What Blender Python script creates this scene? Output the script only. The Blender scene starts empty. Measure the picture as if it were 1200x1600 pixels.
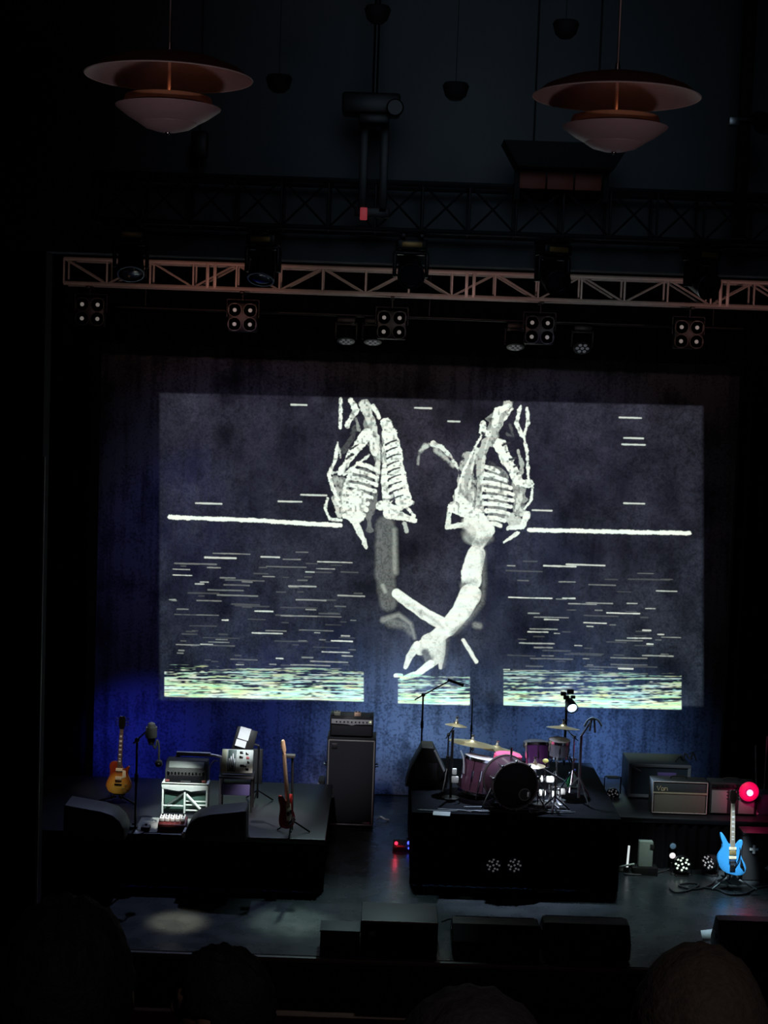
import bpy, bmesh, math, random
import numpy as np
from mathutils import Vector, Matrix
R = math.radians
PI = math.pi
S = bpy.context.scene
C = bpy.context.collection
random.seed(7)
rng = np.random.default_rng(7)

# ------------------------------------------------------------------ camera, world, exposure
FPX = 2500.0
PITCH, ROLL = math.atan(200 / FPX), R(2.0)
CAM = Vector((0, 0, 5.87))
FW = Vector((0, math.cos(PITCH), -math.sin(PITCH)))
U0 = Vector((0, math.sin(PITCH), math.cos(PITCH)))
R0 = Vector((1, 0, 0))
RT = R0 * math.cos(ROLL) + U0 * math.sin(ROLL)
UP = U0 * math.cos(ROLL) - R0 * math.sin(ROLL)
cd = bpy.data.cameras.new('camera')
cam = bpy.data.objects.new('camera', cd)
C.objects.link(cam)
cd.sensor_fit = 'VERTICAL'
cd.sensor_height = 24.0
cd.sensor_width = 18.0
cd.lens = FPX / 1600 * 24.0
cd.clip_start = 0.05
cd.clip_end = 200
m = Matrix.Identity(4)
for i in range(3):
    m[i][0], m[i][1], m[i][2], m[i][3] = RT[i], UP[i], -FW[i], CAM[i]
cam.matrix_world = m
S.camera = cam

def ray(px, py):
    return FW + RT * ((px - 600) / FPX) - UP * ((py - 800) / FPX)
def P(px, py, Y):                      # the point seen at a pixel, at depth Y
    d = ray(px, py)
    return CAM + d * (Y / d.y)
def on(px, py, z):                     # the point seen at a pixel, on the level z
    d = ray(px, py)
    return CAM + d * ((z - CAM.z) / d.z)

world = bpy.data.worlds.new('world')
S.world = world
world.use_nodes = True
bg = world.node_tree.nodes['Background']
bg.inputs[0].default_value = (0.35, 0.4, 0.6, 1)
bg.inputs[1].default_value = 0.002

S.view_settings.view_transform = 'Standard'
S.view_settings.look = 'None'
S.view_settings.exposure = 0
S.view_settings.gamma = 1
S.view_settings.use_curve_mapping = False
S.cycles.use_denoising = True
S.cycles.max_bounces = 5
S.cycles.diffuse_bounces = 2
S.cycles.glossy_bounces = 3
S.cycles.sample_clamp_indirect = 2

# ------------------------------------------------------------------ lights
def spot(name, loc, target, watts, color, angle, blend=0.6, radius=0.06):
    l = bpy.data.lights.new(name, 'SPOT')
    l.energy, l.color, l.spot_size, l.spot_blend, l.shadow_soft_size = watts, color, R(angle), blend, radius
    o = bpy.data.objects.new(name, l)
    C.objects.link(o)
    o.location = loc
    o.rotation_euler = (Vector(target) - Vector(loc)).to_track_quat('-Z', 'Y').to_euler()
    return o
def point(name, loc, watts, color, radius=0.03):
    l = bpy.data.lights.new(name, 'POINT')
    l.energy, l.color, l.shadow_soft_size = watts, color, radius
    o = bpy.data.objects.new(name, l)
    C.objects.link(o)
    o.location = loc
    return o

# blue floods on the left of the backdrop
spot('blue_flood', (-3.85, 20.4, 1.2), (-3.3, 22.5, 0.6), 120, (0.04, 0.06, 1), 60, 1.0, 0.1)
spot('blue_flood', (-2.6, 21.2, 6.5), (-3.2, 22.5, 0.2), 60, (0.06, 0.1, 1), 60, 1.0, 0.1)
spot('blue_flood', (-1.2, 20.6, 0.9), (-1.2, 22.5, 0.8), 45, (0.08, 0.16, 1), 110, 1.0, 0.1)
# steel blue light behind the drums
spot('steel_blue_flood', (0.6, 20.9, 1.0), (0.5, 22.5, 0.9), 150, (0.3, 0.52, 0.95), 110, 1.0, 0.1)
spot('steel_blue_flood', (3.0, 20.9, 0.95), (3.0, 22.5, 0.8), 120, (0.2, 0.42, 1), 110, 1.0, 0.1)
spot('steel_blue_flood', (2.2, 20.6, 6.6), (1.9, 22.4, 0.5), 120, (0.18, 0.38, 1), 50, 1.0, 0.1)
spot('violet_flood', (-1.8, 17.2, 6.9), (-2.0, 22.5, 4.0), 110, (0.5, 0.5, 1), 50, 1.0, 0.1)
spot('violet_flood', (2.2, 17.2, 6.9), (2.2, 22.5, 4.0), 100, (0.5, 0.5, 1), 50, 1.0, 0.1)
# unseen spots near the front truss, put in to light single groups of gear
spot('unseen_gear_spot', (-2.0, 15.3, 6.8), (-2.40, 18.8, 0.80), 5500, (0.88, 1.0, 0.95), 7.5, 0.7, 0.05)
spot('unseen_gear_spot', (-2.6, 15.3, 6.8), (-3.3, 19.6, 1.1), 900, (1.0, 0.85, 0.7), 8, 0.8, 0.05)
spot('unseen_gear_spot', (-0.6, 15.3, 6.8), P(380, 1165, 19.4), 2600, (0.9, 0.97, 1.0), 6, 0.8, 0.05)
spot('unseen_gear_spot', (1.2, 15.3, 6.8), P(447, 1215, 18.6), 5000, (1.0, 0.88, 0.85), 9, 0.8, 0.05)
spot('unseen_gear_spot', (3.0, 15.3, 6.8), P(1142, 1345, 19.0), 6500, (0.75, 0.92, 1), 4.6, 0.6, 0.05)
spot('unseen_gear_spot', (0.4, 15.3, 6.8), (1.6, 19.3, 1.3), 900, (0.85, 0.85, 1), 15, 0.9, 0.05)
spot('unseen_gear_spot', (-1.2, 15.3, 6.8), (-0.5, 21.0, 1.0), 700, (0.9, 0.9, 1), 13, 0.9, 0.05)
spot('unseen_gear_spot', (2.2, 15.3, 6.8), (4.0, 19.7, 0.9), 700, (0.85, 0.95, 0.95), 14, 0.9, 0.05)
spot('unseen_gear_spot', (-1.6, 15.3, 6.8), (1.35, 19.4, 1.55), 1500, (0.85, 0.92, 1), 13, 0.9, 0.05)  # extra spot added to brighten the drum kit
# back light over the drums
spot('back_light', (1.7, 21.3, 6.4), (1.7, 19.3, 1.3), 2500, (0.6, 0.75, 1), 26, 0.8, 0.05)
spot('back_light', (-2.0, 21.3, 6.4), (-2.3, 18.6, 0.7), 500, (0.5, 0.6, 1), 40, 0.9, 0.05)
# unseen warm spots added behind the proscenium header to tint the truss
for _x, _w, _c in ((-3.5, 7, (1, 0.6, 0.5)), (-2.1, 22, (1, 0.45, 0.35)), (-0.6, 10, (1, 0.7, 0.6)), (0.5, 9, (1, 0.85, 0.8)), (1.15, 14, (1, 0.5, 0.45)), (2.6, 12, (0.9, 0.9, 0.9)), (4.2, 16, (1, 0.5, 0.45))):
    spot('truss_warmer', (_x, 18.0, 6.75), (_x, 20, 7.15), _w * 1.2, _c, 70, 1.0, 0.05)
spot('unseen_gear_spot', (-1.0, 15.3, 6.8), on(262, 1290, 0.63), 4500, (1, 1, 0.94), 3.4, 0.5, 0.05)  # added spot brightening the deck around the pedals
spot('unseen_gear_spot', (3.2, 15.3, 6.8), P(1035, 1345, 19.1), 1300, (0.85, 1, 0.95), 7.5, 0.9, 0.05)  # added spot for the dark boxes before the right riser
# unseen spots added for the pools and sheen on the floor, then fills
spot('floor_fill', (0.2, 20.6, 6.5), (-0.15, 17.2, 0), 900, (0.6, 0.9, 0.95), 26, 1.0, 0.1)
spot('floor_fill', (3.4, 21.0, 6.5), (3.6, 18.0, 0), 900, (0.6, 0.9, 0.95), 26, 1.0, 0.1)
spot('floor_fill', (-2.3, 20.6, 6.5), on(278, 1440, 0), 3500, (1.0, 0.95, 0.7), 5.5, 0.8, 0.1)
spot('floor_fill', (-1.2, 20.6, 6.5), on(455, 1440, 0), 2600, (0.75, 1.0, 0.85), 8, 0.9, 0.1)
spot('unseen_gear_spot', (3.4, 15.3, 6.8), P(862, 1232, 19.0), 8000, (0.92, 0.95, 1), 3.6, 0.7, 0.05)  # added spot for the bright hardware beside the bass drum
spot('unseen_gear_spot', (-1.2, 15.3, 6.8), P(549, 1126, 21.0), 2200, (1, 1, 0.97), 1.6, 0.6, 0.05)  # added spot for the pale strip on the bass head
spot('house_fill', (1.2, -2.0, 8.5), (0.9, 2.2, 4.8), 75, (1, 0.85, 0.8), 40, 1.0, 0.2)  # added fill on the backs of the audience heads
spot('house_fill', (0.3, 1.0, 9.8), (0.4, 7.0, 7.3), 26, (1, 0.6, 0.6), 50, 1.0, 0.2)  # added fill for the outside of the pendant shades
spot('house_fill', (0.3, 3.6, 2.9), (0.3, 15.8, -0.3), 30, (1, 0.6, 0.5), 40, 1.0, 0.2)  # added fill from below the balcony for the stage front
# unseen soft wash on the wall above the stage, fill spots added below the pendants
spot('wall_wash', (0.8, 8.8, 9.6), (0.9, 16.5, 8.3), 200, (0.5, 0.7, 0.9), 42, 1.0, 2.0)
for _x in (-0.6, 1.3):
    spot('house_fill', (_x, 4.2, 5.3), (_x * 1.0 - 0.15, 7.0, 7.1), 38, (1, 0.76, 0.8), 40, 1.0, 0.15)

# ------------------------------------------------------------------ materials
MATS = {}
def mat(name, col, rough=0.6, metal=0.0, noise=0.15, scale=30.0, bump=0.0, emit=None, estr=0.0, spec=0.5, coat=0.0):
    if name in MATS:
        return MATS[name]
    M = bpy.data.materials.new(name)
    M.use_nodes = True
    nt = M.node_tree
    b = nt.nodes['Principled BSDF']
    b.inputs['Roughness'].default_value = rough
    b.inputs['Metallic'].default_value = metal
    b.inputs['Specular IOR Level'].default_value = spec
    b.inputs['Coat Weight'].default_value = coat
    tc = nt.nodes.new('ShaderNodeTexCoord')
    nz = nt.nodes.new('ShaderNodeTexNoise')
    nz.inputs['Scale'].default_value = scale
    nz.inputs['Detail'].default_value = 3
    nt.links.new(tc.outputs['Object'], nz.inputs['Vector'])
    mx = nt.nodes.new('ShaderNodeMix')
    mx.data_type = 'RGBA'
    mx.inputs[6].default_value = tuple(c * (1 - noise) for c in col) + (1,)
    mx.inputs[7].default_value = tuple(min(1, c * (1 + noise)) for c in col) + (1,)
    nt.links.new(nz.outputs['Fac'], mx.inputs[0])
    nt.links.new(mx.outputs[2], b.inputs['Base Color'])
    if bump:
        bp = nt.nodes.new('ShaderNodeBump')
        bp.inputs['Strength'].default_value = bump
        bp.inputs['Distance'].default_value = 0.01
        nt.links.new(nz.outputs['Fac'], bp.inputs['Height'])
        nt.links.new(bp.outputs['Normal'], b.inputs['Normal'])
    if emit:
        b.inputs['Emission Color'].default_value = emit + (1,)
        b.inputs['Emission Strength'].default_value = estr
    MATS[name] = M
    return M

black_cloth = mat('black_cloth', (0.006, 0.006, 0.008), 0.95, noise=0.3, spec=0.1)
black_paint = mat('black_paint', (0.007, 0.007, 0.008), 0.55, noise=0.2)
black_tolex = mat('black_tolex', (0.018, 0.019, 0.022), 0.6, noise=0.3, scale=300, bump=0.2)
black_metal = mat('black_metal', (0.012, 0.012, 0.013), 0.4, 0.3)
dark_grille = mat('dark_grille', (0.035, 0.038, 0.045), 0.8, noise=0.4, scale=400, bump=0.2)
chrome = mat('chrome', (0.75, 0.75, 0.78), 0.18, 1.0, noise=0.05)
steel = mat('brushed_steel', (0.45, 0.46, 0.48), 0.35, 1.0, noise=0.1)
aluminium = mat('truss_aluminium', (0.55, 0.5, 0.47), 0.5, 0.3, noise=0.25, scale=6)
dark_alu = mat('black_truss', (0.008, 0.009, 0.013), 0.6, 0.2)
white_plastic = mat('white_plastic', (0.75, 0.77, 0.74), 0.5)
paper = mat('paper', (0.85, 0.87, 0.9), 0.8, noise=0.05, emit=None)
piping = mat('grey_piping', (0.5, 0.47, 0.44), 0.6)
brass = mat('cymbal_bronze', (0.62, 0.5, 0.25), 0.28, 0.9, noise=0.15, scale=60)
rubber = mat('rubber', (0.01, 0.01, 0.01), 0.8)
cable_m = mat('cable_rubber', (0.05, 0.055, 0.06), 0.45)

# ------------------------------------------------------------------ mesh helpers
def NB():
    return bmesh.new()
def xf(bm, vs, M):
    if M is not None:
        bmesh.ops.transform(bm, matrix=M, verts=vs)
def box(bm, c, s, bevel=0.0, M=None):
    r = bmesh.ops.create_cube(bm, size=1.0)
    vs = r['verts']
    for v in vs:
        v.co = Vector((c[0] + v.co.x * s[0], c[1] + v.co.y * s[1], c[2] + v.co.z * s[2]))
    if bevel:
        es = list({e for v in vs for e in v.link_edges})
        g = bmesh.ops.bevel(bm, geom=es, offset=bevel, segments=2, affect='EDGES', profile=0.5)
        vs = list({v for f in g['faces'] for v in f.verts} | {v for v in vs if v.is_valid})
    xf(bm, vs, M)
    return bm
def cyl(bm, p0, p1, r0, r1=None, n=10, cap=True):
    p0, p1 = Vector(p0), Vector(p1)
    r1 = r0 if r1 is None else r1
    d = p1 - p0
    q = d.to_track_quat('Z', 'Y')
    a, b = [], []
    for i in range(n):
        t = 2 * PI * i / n
        e = Vector((math.cos(t), math.sin(t), 0))
        a.append(bm.verts.new(p0 + q @ (e * r0)))
        b.append(bm.verts.new(p1 + q @ (e * r1)))
    for i in range(n):
        bm.faces.new((a[i], a[(i + 1) % n], b[(i + 1) % n], b[i]))
    if cap:
        bm.faces.new(a[::-1])
        bm.faces.new(b)
    return bm
def tube(bm, pts, r, n=6):
    pts = [Vector(p) for p in pts]
    rings = []
    for i, p in enumerate(pts):
        d = (pts[min(i + 1, len(pts) - 1)] - pts[max(i - 1, 0)])
        q = d.to_track_quat('Z', 'Y')
        rings.append([bm.verts.new(p + q @ Vector((math.cos(2 * PI * k / n) * r, math.sin(2 * PI * k / n) * r, 0))) for k in range(n)])
    for a, b in zip(rings, rings[1:]):
        best = min(range(n), key=lambda s: sum((a[k].co - b[(k + s) % n].co).length for k in range(n)))
        for k in range(n):
            bm.faces.new((a[k], a[(k + 1) % n], b[(k + 1 + best) % n], b[(k + best) % n]))
    bm.faces.new(rings[0][::-1])
    bm.faces.new(rings[-1])
    return bm
def smooth_path(pts, k=6):
    pts = [Vector(p) for p in pts]
    out = []
    for i in range(len(pts) - 1):
        p0, p1, p2, p3 = pts[max(i - 1, 0)], pts[i], pts[i + 1], pts[min(i + 2, len(pts) - 1)]
        for j in range(k):
            t = j / k
            out.append(0.5 * ((2 * p1) + (p2 - p0) * t + (2 * p0 - 5 * p1 + 4 * p2 - p3) * t * t + (3 * p1 - p0 - 3 * p2 + p3) * t ** 3))
    out.append(pts[-1])
    return out
def smooth_loop(pts, k=4):
    n = len(pts)
    pts = [Vector((p[0], p[1], 0)) for p in pts]
    out = []
    for i in range(n):
        p0, p1, p2, p3 = pts[i - 1], pts[i], pts[(i + 1) % n], pts[(i + 2) % n]
        for j in range(k):
            t = j / k
            v = 0.5 * ((2 * p1) + (p2 - p0) * t + (2 * p0 - 5 * p1 + 4 * p2 - p3) * t * t + (3 * p1 - p0 - 3 * p2 + p3) * t ** 3)
            out.append((v.x, v.y))
    return out
def lathe(bm, prof, n=24, M=None, close=False):
    rings = []
    vs = []
    for r, z in prof:
        if r < 1e-5:
            ring = [bm.verts.new((0, 0, z))]
        else:
            ring = [bm.verts.new((r * math.cos(2 * PI * k / n), r * math.sin(2 * PI * k / n), z)) for k in range(n)]
        rings.append(ring)
        vs += ring
    pairs = list(zip(rings, rings[1:]))
    if close:
        pairs.append((rings[-1], rings[0]))
    for a, b in pairs:
        for k in range(n):
            k2 = (k + 1) % n
            if len(a) == 1 and len(b) == 1:
                continue
            if len(a) == 1:
                bm.faces.new((a[0], b[k2], b[k]))
            elif len(b) == 1:
                bm.faces.new((a[k], a[k2], b[0]))
            else:
                bm.faces.new((a[k], a[k2], b[k2], b[k]))
    xf(bm, vs, M)
    return bm
def prism(bm, poly, y0, y1, bevel=0.0, M=None):      # outline in x,z extruded along y
    a = [bm.verts.new((p[0], y0, p[1])) for p in poly]
    b = [bm.verts.new((p[0], y1, p[1])) for p in poly]
    n = len(poly)
    fs = [bm.faces.new(a), bm.faces.new(b[::-1])]
    for i in range(n):
        fs.append(bm.faces.new((a[i], b[i], b[(i + 1) % n], a[(i + 1) % n])))
    vs = a + b
    if bevel:
        es = [e for f in fs[:2] for e in f.edges]
        g = bmesh.ops.bevel(bm, geom=es, offset=bevel, segments=2, affect='EDGES', profile=0.5)
        vs = list({v for v in vs if v.is_valid} | {v for f in g['faces'] for v in f.verts})
    xf(bm, vs, M)
    return bm
def prism_x(bm, poly, x0, x1, bevel=0.0):            # outline in y,z extruded along x
    return prism(bm, [(p[0], p[1]) for p in poly], x0, x1, bevel, Matrix.Rotation(PI / 2, 4, 'Z'))
def ball(bm, c, r, s=(1, 1, 1), n=12):
    g = bmesh.ops.create_uvsphere(bm, u_segments=n, v_segments=max(6, n // 2 + 2), radius=r)
    for v in g['verts']:
        v.co = Vector((c[0] + v.co.x * s[0], c[1] + v.co.y * s[1], c[2] + v.co.z * s[2]))
    return bm
def mesh(name, bm, material, flat=False):
    bmesh.ops.recalc_face_normals(bm, faces=bm.faces[:])
    me = bpy.data.meshes.new(name)
    bm.to_mesh(me)
    bm.free()
    me.materials.append(material)
    if not flat:
        me.polygons.foreach_set('use_smooth', [True] * len(me.polygons))
        me.set_sharp_from_angle(angle=R(38))
    return me
def obj(name, bm, material, parent=None, loc=None, rot=None, label=None, kind=None):
    o = bpy.data.objects.new(name, bm if isinstance(bm, bpy.types.Mesh) else mesh(name, bm, material))
    C.objects.link(o)
    if parent is not None:
        o.parent = parent
    if loc is not None:
        o.location = loc
    if rot is not None:
        o.rotation_euler = rot
    if label:
        o['label'] = label
    if kind:
        o['kind'] = kind
    return o
def tag(o, label, cat, group=None, kind=None):
    o['label'], o['category'] = label, cat
    if group:
        o['group'] = group
    if kind:
        o['kind'] = kind
    return o
def thing(name, label, cat, loc=(0, 0, 0), rot=(0, 0, 0), group=None):
    o = bpy.data.objects.new(name, None)
    C.objects.link(o)
    o.location, o.rotation_euler = loc, rot
    o.empty_display_size = 0.1
    return tag(o, label, cat, group)
def struct(name, bm, material, parent=None):
    return obj(name, bm, material, parent, kind='structure')
def dup(root, loc, rot=None, label=None, group=None):
    r = root.copy()
    C.objects.link(r)
    r.location = loc
    if rot is not None:
        r.rotation_euler = rot
    if label:
        r['label'] = label
    if group:
        r['group'] = group
    for ch in list(root.children):
        c = ch.copy()
        C.objects.link(c)
        c.parent = r
        for g in list(ch.children):
            d = g.copy()
            C.objects.link(d)
            d.parent = c
    return r

# ------------------------------------------------------------------ the setting
DRISER, LRISER, RRISER = 0.88, 0.63, 0.64
hall_paint = mat('dark_hall_paint', (0.05, 0.055, 0.06), 0.9, noise=0.2, scale=1.5)
pros_paint = mat('proscenium_paint', (0.13, 0.14, 0.15), 0.9, noise=0.25, scale=0.8)
stage_black = mat('stage_black_paint', (0.008, 0.008, 0.01), 0.9, noise=0.2)

def floor_material():
    M = mat('glossy_stage_floor', (0.03, 0.036, 0.04), 0.28, noise=0.4, scale=1.3, spec=0.5)
    nt = M.node_tree
    b = nt.nodes['Principled BSDF']
    tc = nt.nodes.new('ShaderNodeTexCoord')
    n1 = nt.nodes.new('ShaderNodeTexNoise')
    n1.inputs['Scale'].default_value = 3.5
    n1.inputs['Detail'].default_value = 5
    mr = nt.nodes.new('ShaderNodeMapRange')
    mr.inputs[3].default_value = 0.14
    mr.inputs[4].default_value = 0.42
    bp = nt.nodes.new('ShaderNodeBump')
    bp.inputs['Strength'].default_value = 0.12
    bp.inputs['Distance'].default_value = 0.02
    n2 = nt.nodes.new('ShaderNodeTexNoise')
    n2.inputs['Scale'].default_value = 6
    nt.links.new(tc.outputs['Object'], n1.inputs['Vector'])
    nt.links.new(tc.outputs['Object'], n2.inputs['Vector'])
    nt.links.new(n1.outputs['Fac'], mr.inputs[0])
    nt.links.new(mr.outputs[0], b.inputs['Roughness'])
    nt.links.new(n2.outputs['Fac'], bp.inputs['Height'])
    nt.links.new(bp.outputs['Normal'], b.inputs['Normal'])
    return M
stage_floor_m = floor_material()
bm = NB(); box(bm, (0, 20.0, -0.06), (18, 8.0, 0.12)); struct('floor', bm, stage_floor_m)
bm = NB(); box(bm, (0, 16.1, -0.66), (18, 0.18, 1.08)); struct('wall_stage_front', bm, stage_black)
wood = mat('red_brown_wood', (0.10, 0.04, 0.03), 0.85, noise=0.35, scale=9, spec=0.1)
bm = NB(); box(bm, (0, 15.97, -0.03), (12, 0.06, 0.05), 0.01); struct('trim_1', bm, mat('worn_edge', (0.11, 0.09, 0.075), 0.5))
bm = NB(); box(bm, (0, 15.75, -0.47), (12, 0.5, 0.06), 0.01); box(bm, (0, 15.75, -0.86), (12, 0.46, 0.72)); struct('trim_2', bm, wood)
bm = NB(); box(bm, (0, 6.5, -1.25), (18, 19, 0.1)); struct('floor_hall', bm, hall_paint)
bm = NB(); box(bm, (0, 0.4, 3.15), (18, 6.8, 0.2)); struct('floor_balcony', bm, mat('balcony_carpet', (0.03, 0.02, 0.02), 0.95))
bm = NB(); box(bm, (0, 10.5, 11.55), (18.4, 27.4, 0.1)); struct('ceiling', bm, hall_paint)
bm = NB(); box(bm, (-9.1, 10.5, 5.1), (0.2, 27.4, 12.8)); struct('wall_left', bm, hall_paint)
bm = NB(); box(bm, (9.1, 10.5, 5.1), (0.2, 27.4, 12.8)); struct('wall_right', bm, hall_paint)
bm = NB(); box(bm, (0, -3.1, 5.1), (18, 0.2, 12.8)); struct('wall_back', bm, hall_paint)
bm = NB(); box(bm, (0, 24.1, 5.1), (18, 0.2, 12.8)); struct('wall_stage_rear', bm, stage_black)
# proscenium wall with the stage opening
bm = NB()
box(bm, (-6.27, 16.65, 3.55), (5.46, 0.3, 7.1))
box(bm, (6.85, 16.65, 3.55), (4.3, 0.3, 7.1))
struct('wall_proscenium', bm, stage_black)
bm = NB(); box(bm, (0, 16.65, 9.3), (18, 0.3, 4.4)); struct('wall_upper', bm, pros_paint)
bm = NB(); box(bm, (-3.52, 16.47, 2.55), (0.022, 0.03, 4.9)); struct('trim_3', bm, mat('pale_edge_strip', (0.3, 0.29, 0.25), 0.5))

# ------------------------------------------------------------------ backdrop with the projected picture
YB = 22.5
pa, pb = P(238, 600, YB), P(1112, 1118, YB)
IX0, IX1 = min(pa.x, P(238, 1118, YB).x), max(pb.x, P(1112, 600, YB).x)
IZ0, IZ1 = min(pb.z, P(238, 1118, YB).z), max(pa.z, P(1112, 600, YB).z)

def build_picture():
    W, H = 1760, 1056
    X, Z = np.meshgrid(np.linspace(IX0, IX1, W), np.linspace(IZ0, IZ1, H))
    dx, dy, dz = X - CAM.x, YB - CAM.y, Z - CAM.z
    w = dy * FW.y + dz * FW.z
    PX = 600 + FPX * (dx * RT.x + dy * RT.y + dz * RT.z) / w
    PY = 800 - FPX * (dx * UP.x + dy * UP.y + dz * UP.z) / w
    L = np.zeros((H, W), np.float32)                  # luminance of the drawn figures
    def vnoise(sx, sy, seed):
        g = np.random.default_rng(seed).random((int(900 / sy) + 4, int(1300 / sx) + 4)).astype(np.float32)
        x, y = PX / sx, PY / sy
        x, y = np.clip(x - 160 / sx, 0, g.shape[1] - 2.01), np.clip(y - 500 / sy, 0, g.shape[0] - 2.01)
        i, j = x.astype(int), y.astype(int)
        fx, fy = x - i, y - j
        fx, fy = fx * fx * (3 - 2 * fx), fy * fy * (3 - 2 * fy)
        return (g[j, i] * (1 - fx) + g[j, i + 1] * fx) * (1 - fy) + (g[j + 1, i] * (1 - fx) + g[j + 1, i + 1] * fx) * fy
    fine, mid, big = vnoise(2, 2, 1), vnoise(7, 7, 2), vnoise(60, 70, 3)
    def window(xs, ys, pad):
        # rows are nearly horizontal: search the texel block that covers a pixel box
        sx = (PX > min(xs) - pad) & (PX < max(xs) + pad) & (PY > min(ys) - pad) & (PY < max(ys) + pad)
        r, c = np.where(sx.any(1))[0], np.where(sx.any(0))[0]
        if len(r) == 0 or len(c) == 0:
            return None
        return slice(r[0], r[-1] + 1), slice(c[0], c[-1] + 1)
    def stroke(pts, w0, v, w1=None, soft=1.3, rough=0.0, T=None, mode='max', k=1.0):
        if T:
            pts = [T(*p) for p in pts]
            w0 = w0 / 3.158
            w1 = w0 if w1 is None else w1 / 3.158
        w1 = w0 if w1 is None else w1
        xs, ys = [p[0] for p in pts], [p[1] for p in pts]
        sl = window(xs, ys, max(w0, w1) / 2 + 3 * soft)
        if sl is None:
            return
        x, y = PX[sl], PY[sl]
        best = np.full(x.shape, 1e9, np.float32)
        n = len(pts) - 1
        for i in range(n):
            ax, ay = pts[i]; bx, by = pts[i + 1]
            vx, vy = bx - ax, by - ay
            t = np.clip(((x - ax) * vx + (y - ay) * vy) / (vx * vx + vy * vy + 1e-6), 0, 1)
            d = np.hypot(x - ax - t * vx, y - ay - t * vy) - (w0 + (w1 - w0) * (i + t) / n) / 2
            best = np.minimum(best, d)
        if rough:
            best = best + (mid[sl] - 0.5) * rough * 1.1 + (fine[sl] - 0.5) * min(rough, 2.0) * 0.8
        a = np.clip(0.5 - best / soft, 0, 1)
        if mode == 'max':
            L[sl] = np.maximum(L[sl], a * v)
        else:
            L[sl] = L[sl] * (1 - a * k) + a * k * v
    A = lambda u, v: (480 + u / 3.158, 600 + v / 3.158)
    B = lambda u, v: (480 + u / 3.158, 850 + v / 3.158)
    # --- left rib cage
    a = lambda pts, w, v, w1=None, rough=2.0, soft=1.3, mode='max', k=1.0: stroke(pts, w, v, w1, soft, rough, A, mode, k)
    b = lambda pts, w, v, w1=None, rough=1.0, soft=1.6, mode='max', k=1.0: stroke(pts, w, v, w1, soft, rough, B, mode, k)
    a([(165, 75), (163, 215)], 15, 1)
    a([(215, 80), (240, 130), (195, 205)], 28, 0.95)
    a([(240, 170), (255, 225)], 18, 0.35)
    a([(285, 100), (310, 170), (325, 230), (350, 300), (360, 380), (355, 470)], 48, 0.75, 40, rough=5)
    a([(325, 110), (355, 165)], 22, 0.9)
    a([(385, 190), (415, 250), (430, 330), (445, 420), (465, 500), (475, 575)], 52, 1, 64)
    a([(375, 185), (400, 190)], 34, 1)
    a([(390, 420), (400, 560)], 60, 0.95)
    for i in range(9):
        v = 300 + i * 33
        a([(385 + i * 3, v + 12), (425 + i * 4, v - 6)], 9, 0.08, rough=0.6, mode='mix')
    a([(300, 245), (240, 315), (160, 440)], 62, 1, 26, rough=3)
    a([(215, 320), (250, 300)], 10, 0.1, mode='mix'); a([(190, 370), (225, 345)], 8, 0.1, mode='mix')
    a([(305, 350), (180, 448)], 12, 0.9)
    a([(320, 270), (335, 340)], 36, 0.9)
    for i, (l, r) in enumerate(zip([(250, 392), (225, 425), (205, 460), (190, 495), (185, 530), (188, 565), (200, 600), (215, 630)],
                                   [(345, 428), (348, 465), (345, 498), (335, 530), (318, 560), (300, 590), (292, 620), (280, 648)])):
        a([l, ((l[0] + r[0]) / 2, (l[1] + r[1]) / 2 - 6), r], 23, 1, 20, rough=1.2)
    a([(215, 440), (180, 520), (180, 620)], 22, 0.85)
    a([(150, 290), (140, 370), (105, 450), (130, 520), (160, 600)], 14, 0.95, 22)
    a([(120, 440), (170, 430)], 12, 0.7)
    a([(100, 565), (88, 620), (112, 665), (170, 672)], 14, 1)
    a([(130, 560), (160, 650)], 26, 0.7)
    a([(180, 625), (235, 680), (275, 765), (290, 805)], 44, 1, 14)
    a([(190, 645), (260, 655)], 44, 1)
    a([(330, 540), (310, 620), (305, 720)], 46, 0.22, 30, rough=6)
    a([(405, 240), (425, 330), (440, 430), (470, 560)], 74, 0.98, 84, rough=2.5)
    a([(372, 240), (382, 330), (372, 470)], 20, 0.45, 26, rough=4)
    for i in range(9):
        v = 285 + i * 34
        a([(388 + i * 3, v + 14), (412 + i * 4, v), (440 + i * 4, v - 8)], 10, 0.05, 6, rough=0.8, mode='mix')
    a([(362, 250), (366, 400), (350, 540)], 9, 0.04, rough=1.5, mode='mix')
    a([(238, 210), (222, 262), (176, 330)], 26, 0.10, rough=4)
    a([(150, 300), (165, 360)], 10, 0.6); a([(170, 470), (165, 600)], 12, 0.5, rough=3)
    a([(170, 480), (190, 560), (215, 640)], 50, 0.32, 50, rough=7)
    a([(300, 200), (330, 280), (350, 360)], 70, 0.3, 50, rough=8)
    a([(140, 470), (150, 560)], 26, 0.5, rough=6)
    a([(270, 470), (255, 600)], 110, 0.3, 90, rough=2)
    a([(250, 560), (235, 660)], 90, 0.9, 60, rough=5)
    # --- left hand
    a([(365, 600), (440, 618), (518, 585)], 48, 1, 22)
    a([(400, 640), (460, 650), (530, 675)], 56, 1, 24)
    a([(488, 605), (528, 650)], 16, 0.95)
    a([(480, 690), (490, 725)], 24, 0.6)
    # --- left arm, dim
    a([(385, 700), (390, 800), (385, 940)], 95, 0.19, 105, rough=1, soft=6)
    a([(428, 720), (434, 930)], 28, 0.38, rough=1, soft=7)
    a([(345, 760), (342, 940)], 12, 0.2, rough=1, soft=6)
    b([(385, 0), (385, 120), (400, 290)], 100, 0.19, 84, soft=6)
    b([(428, 10), (430, 130)], 28, 0.38, soft=7)
    b([(345, 20), (350, 240), (385, 300)], 10, 0.2, soft=6)
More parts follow.
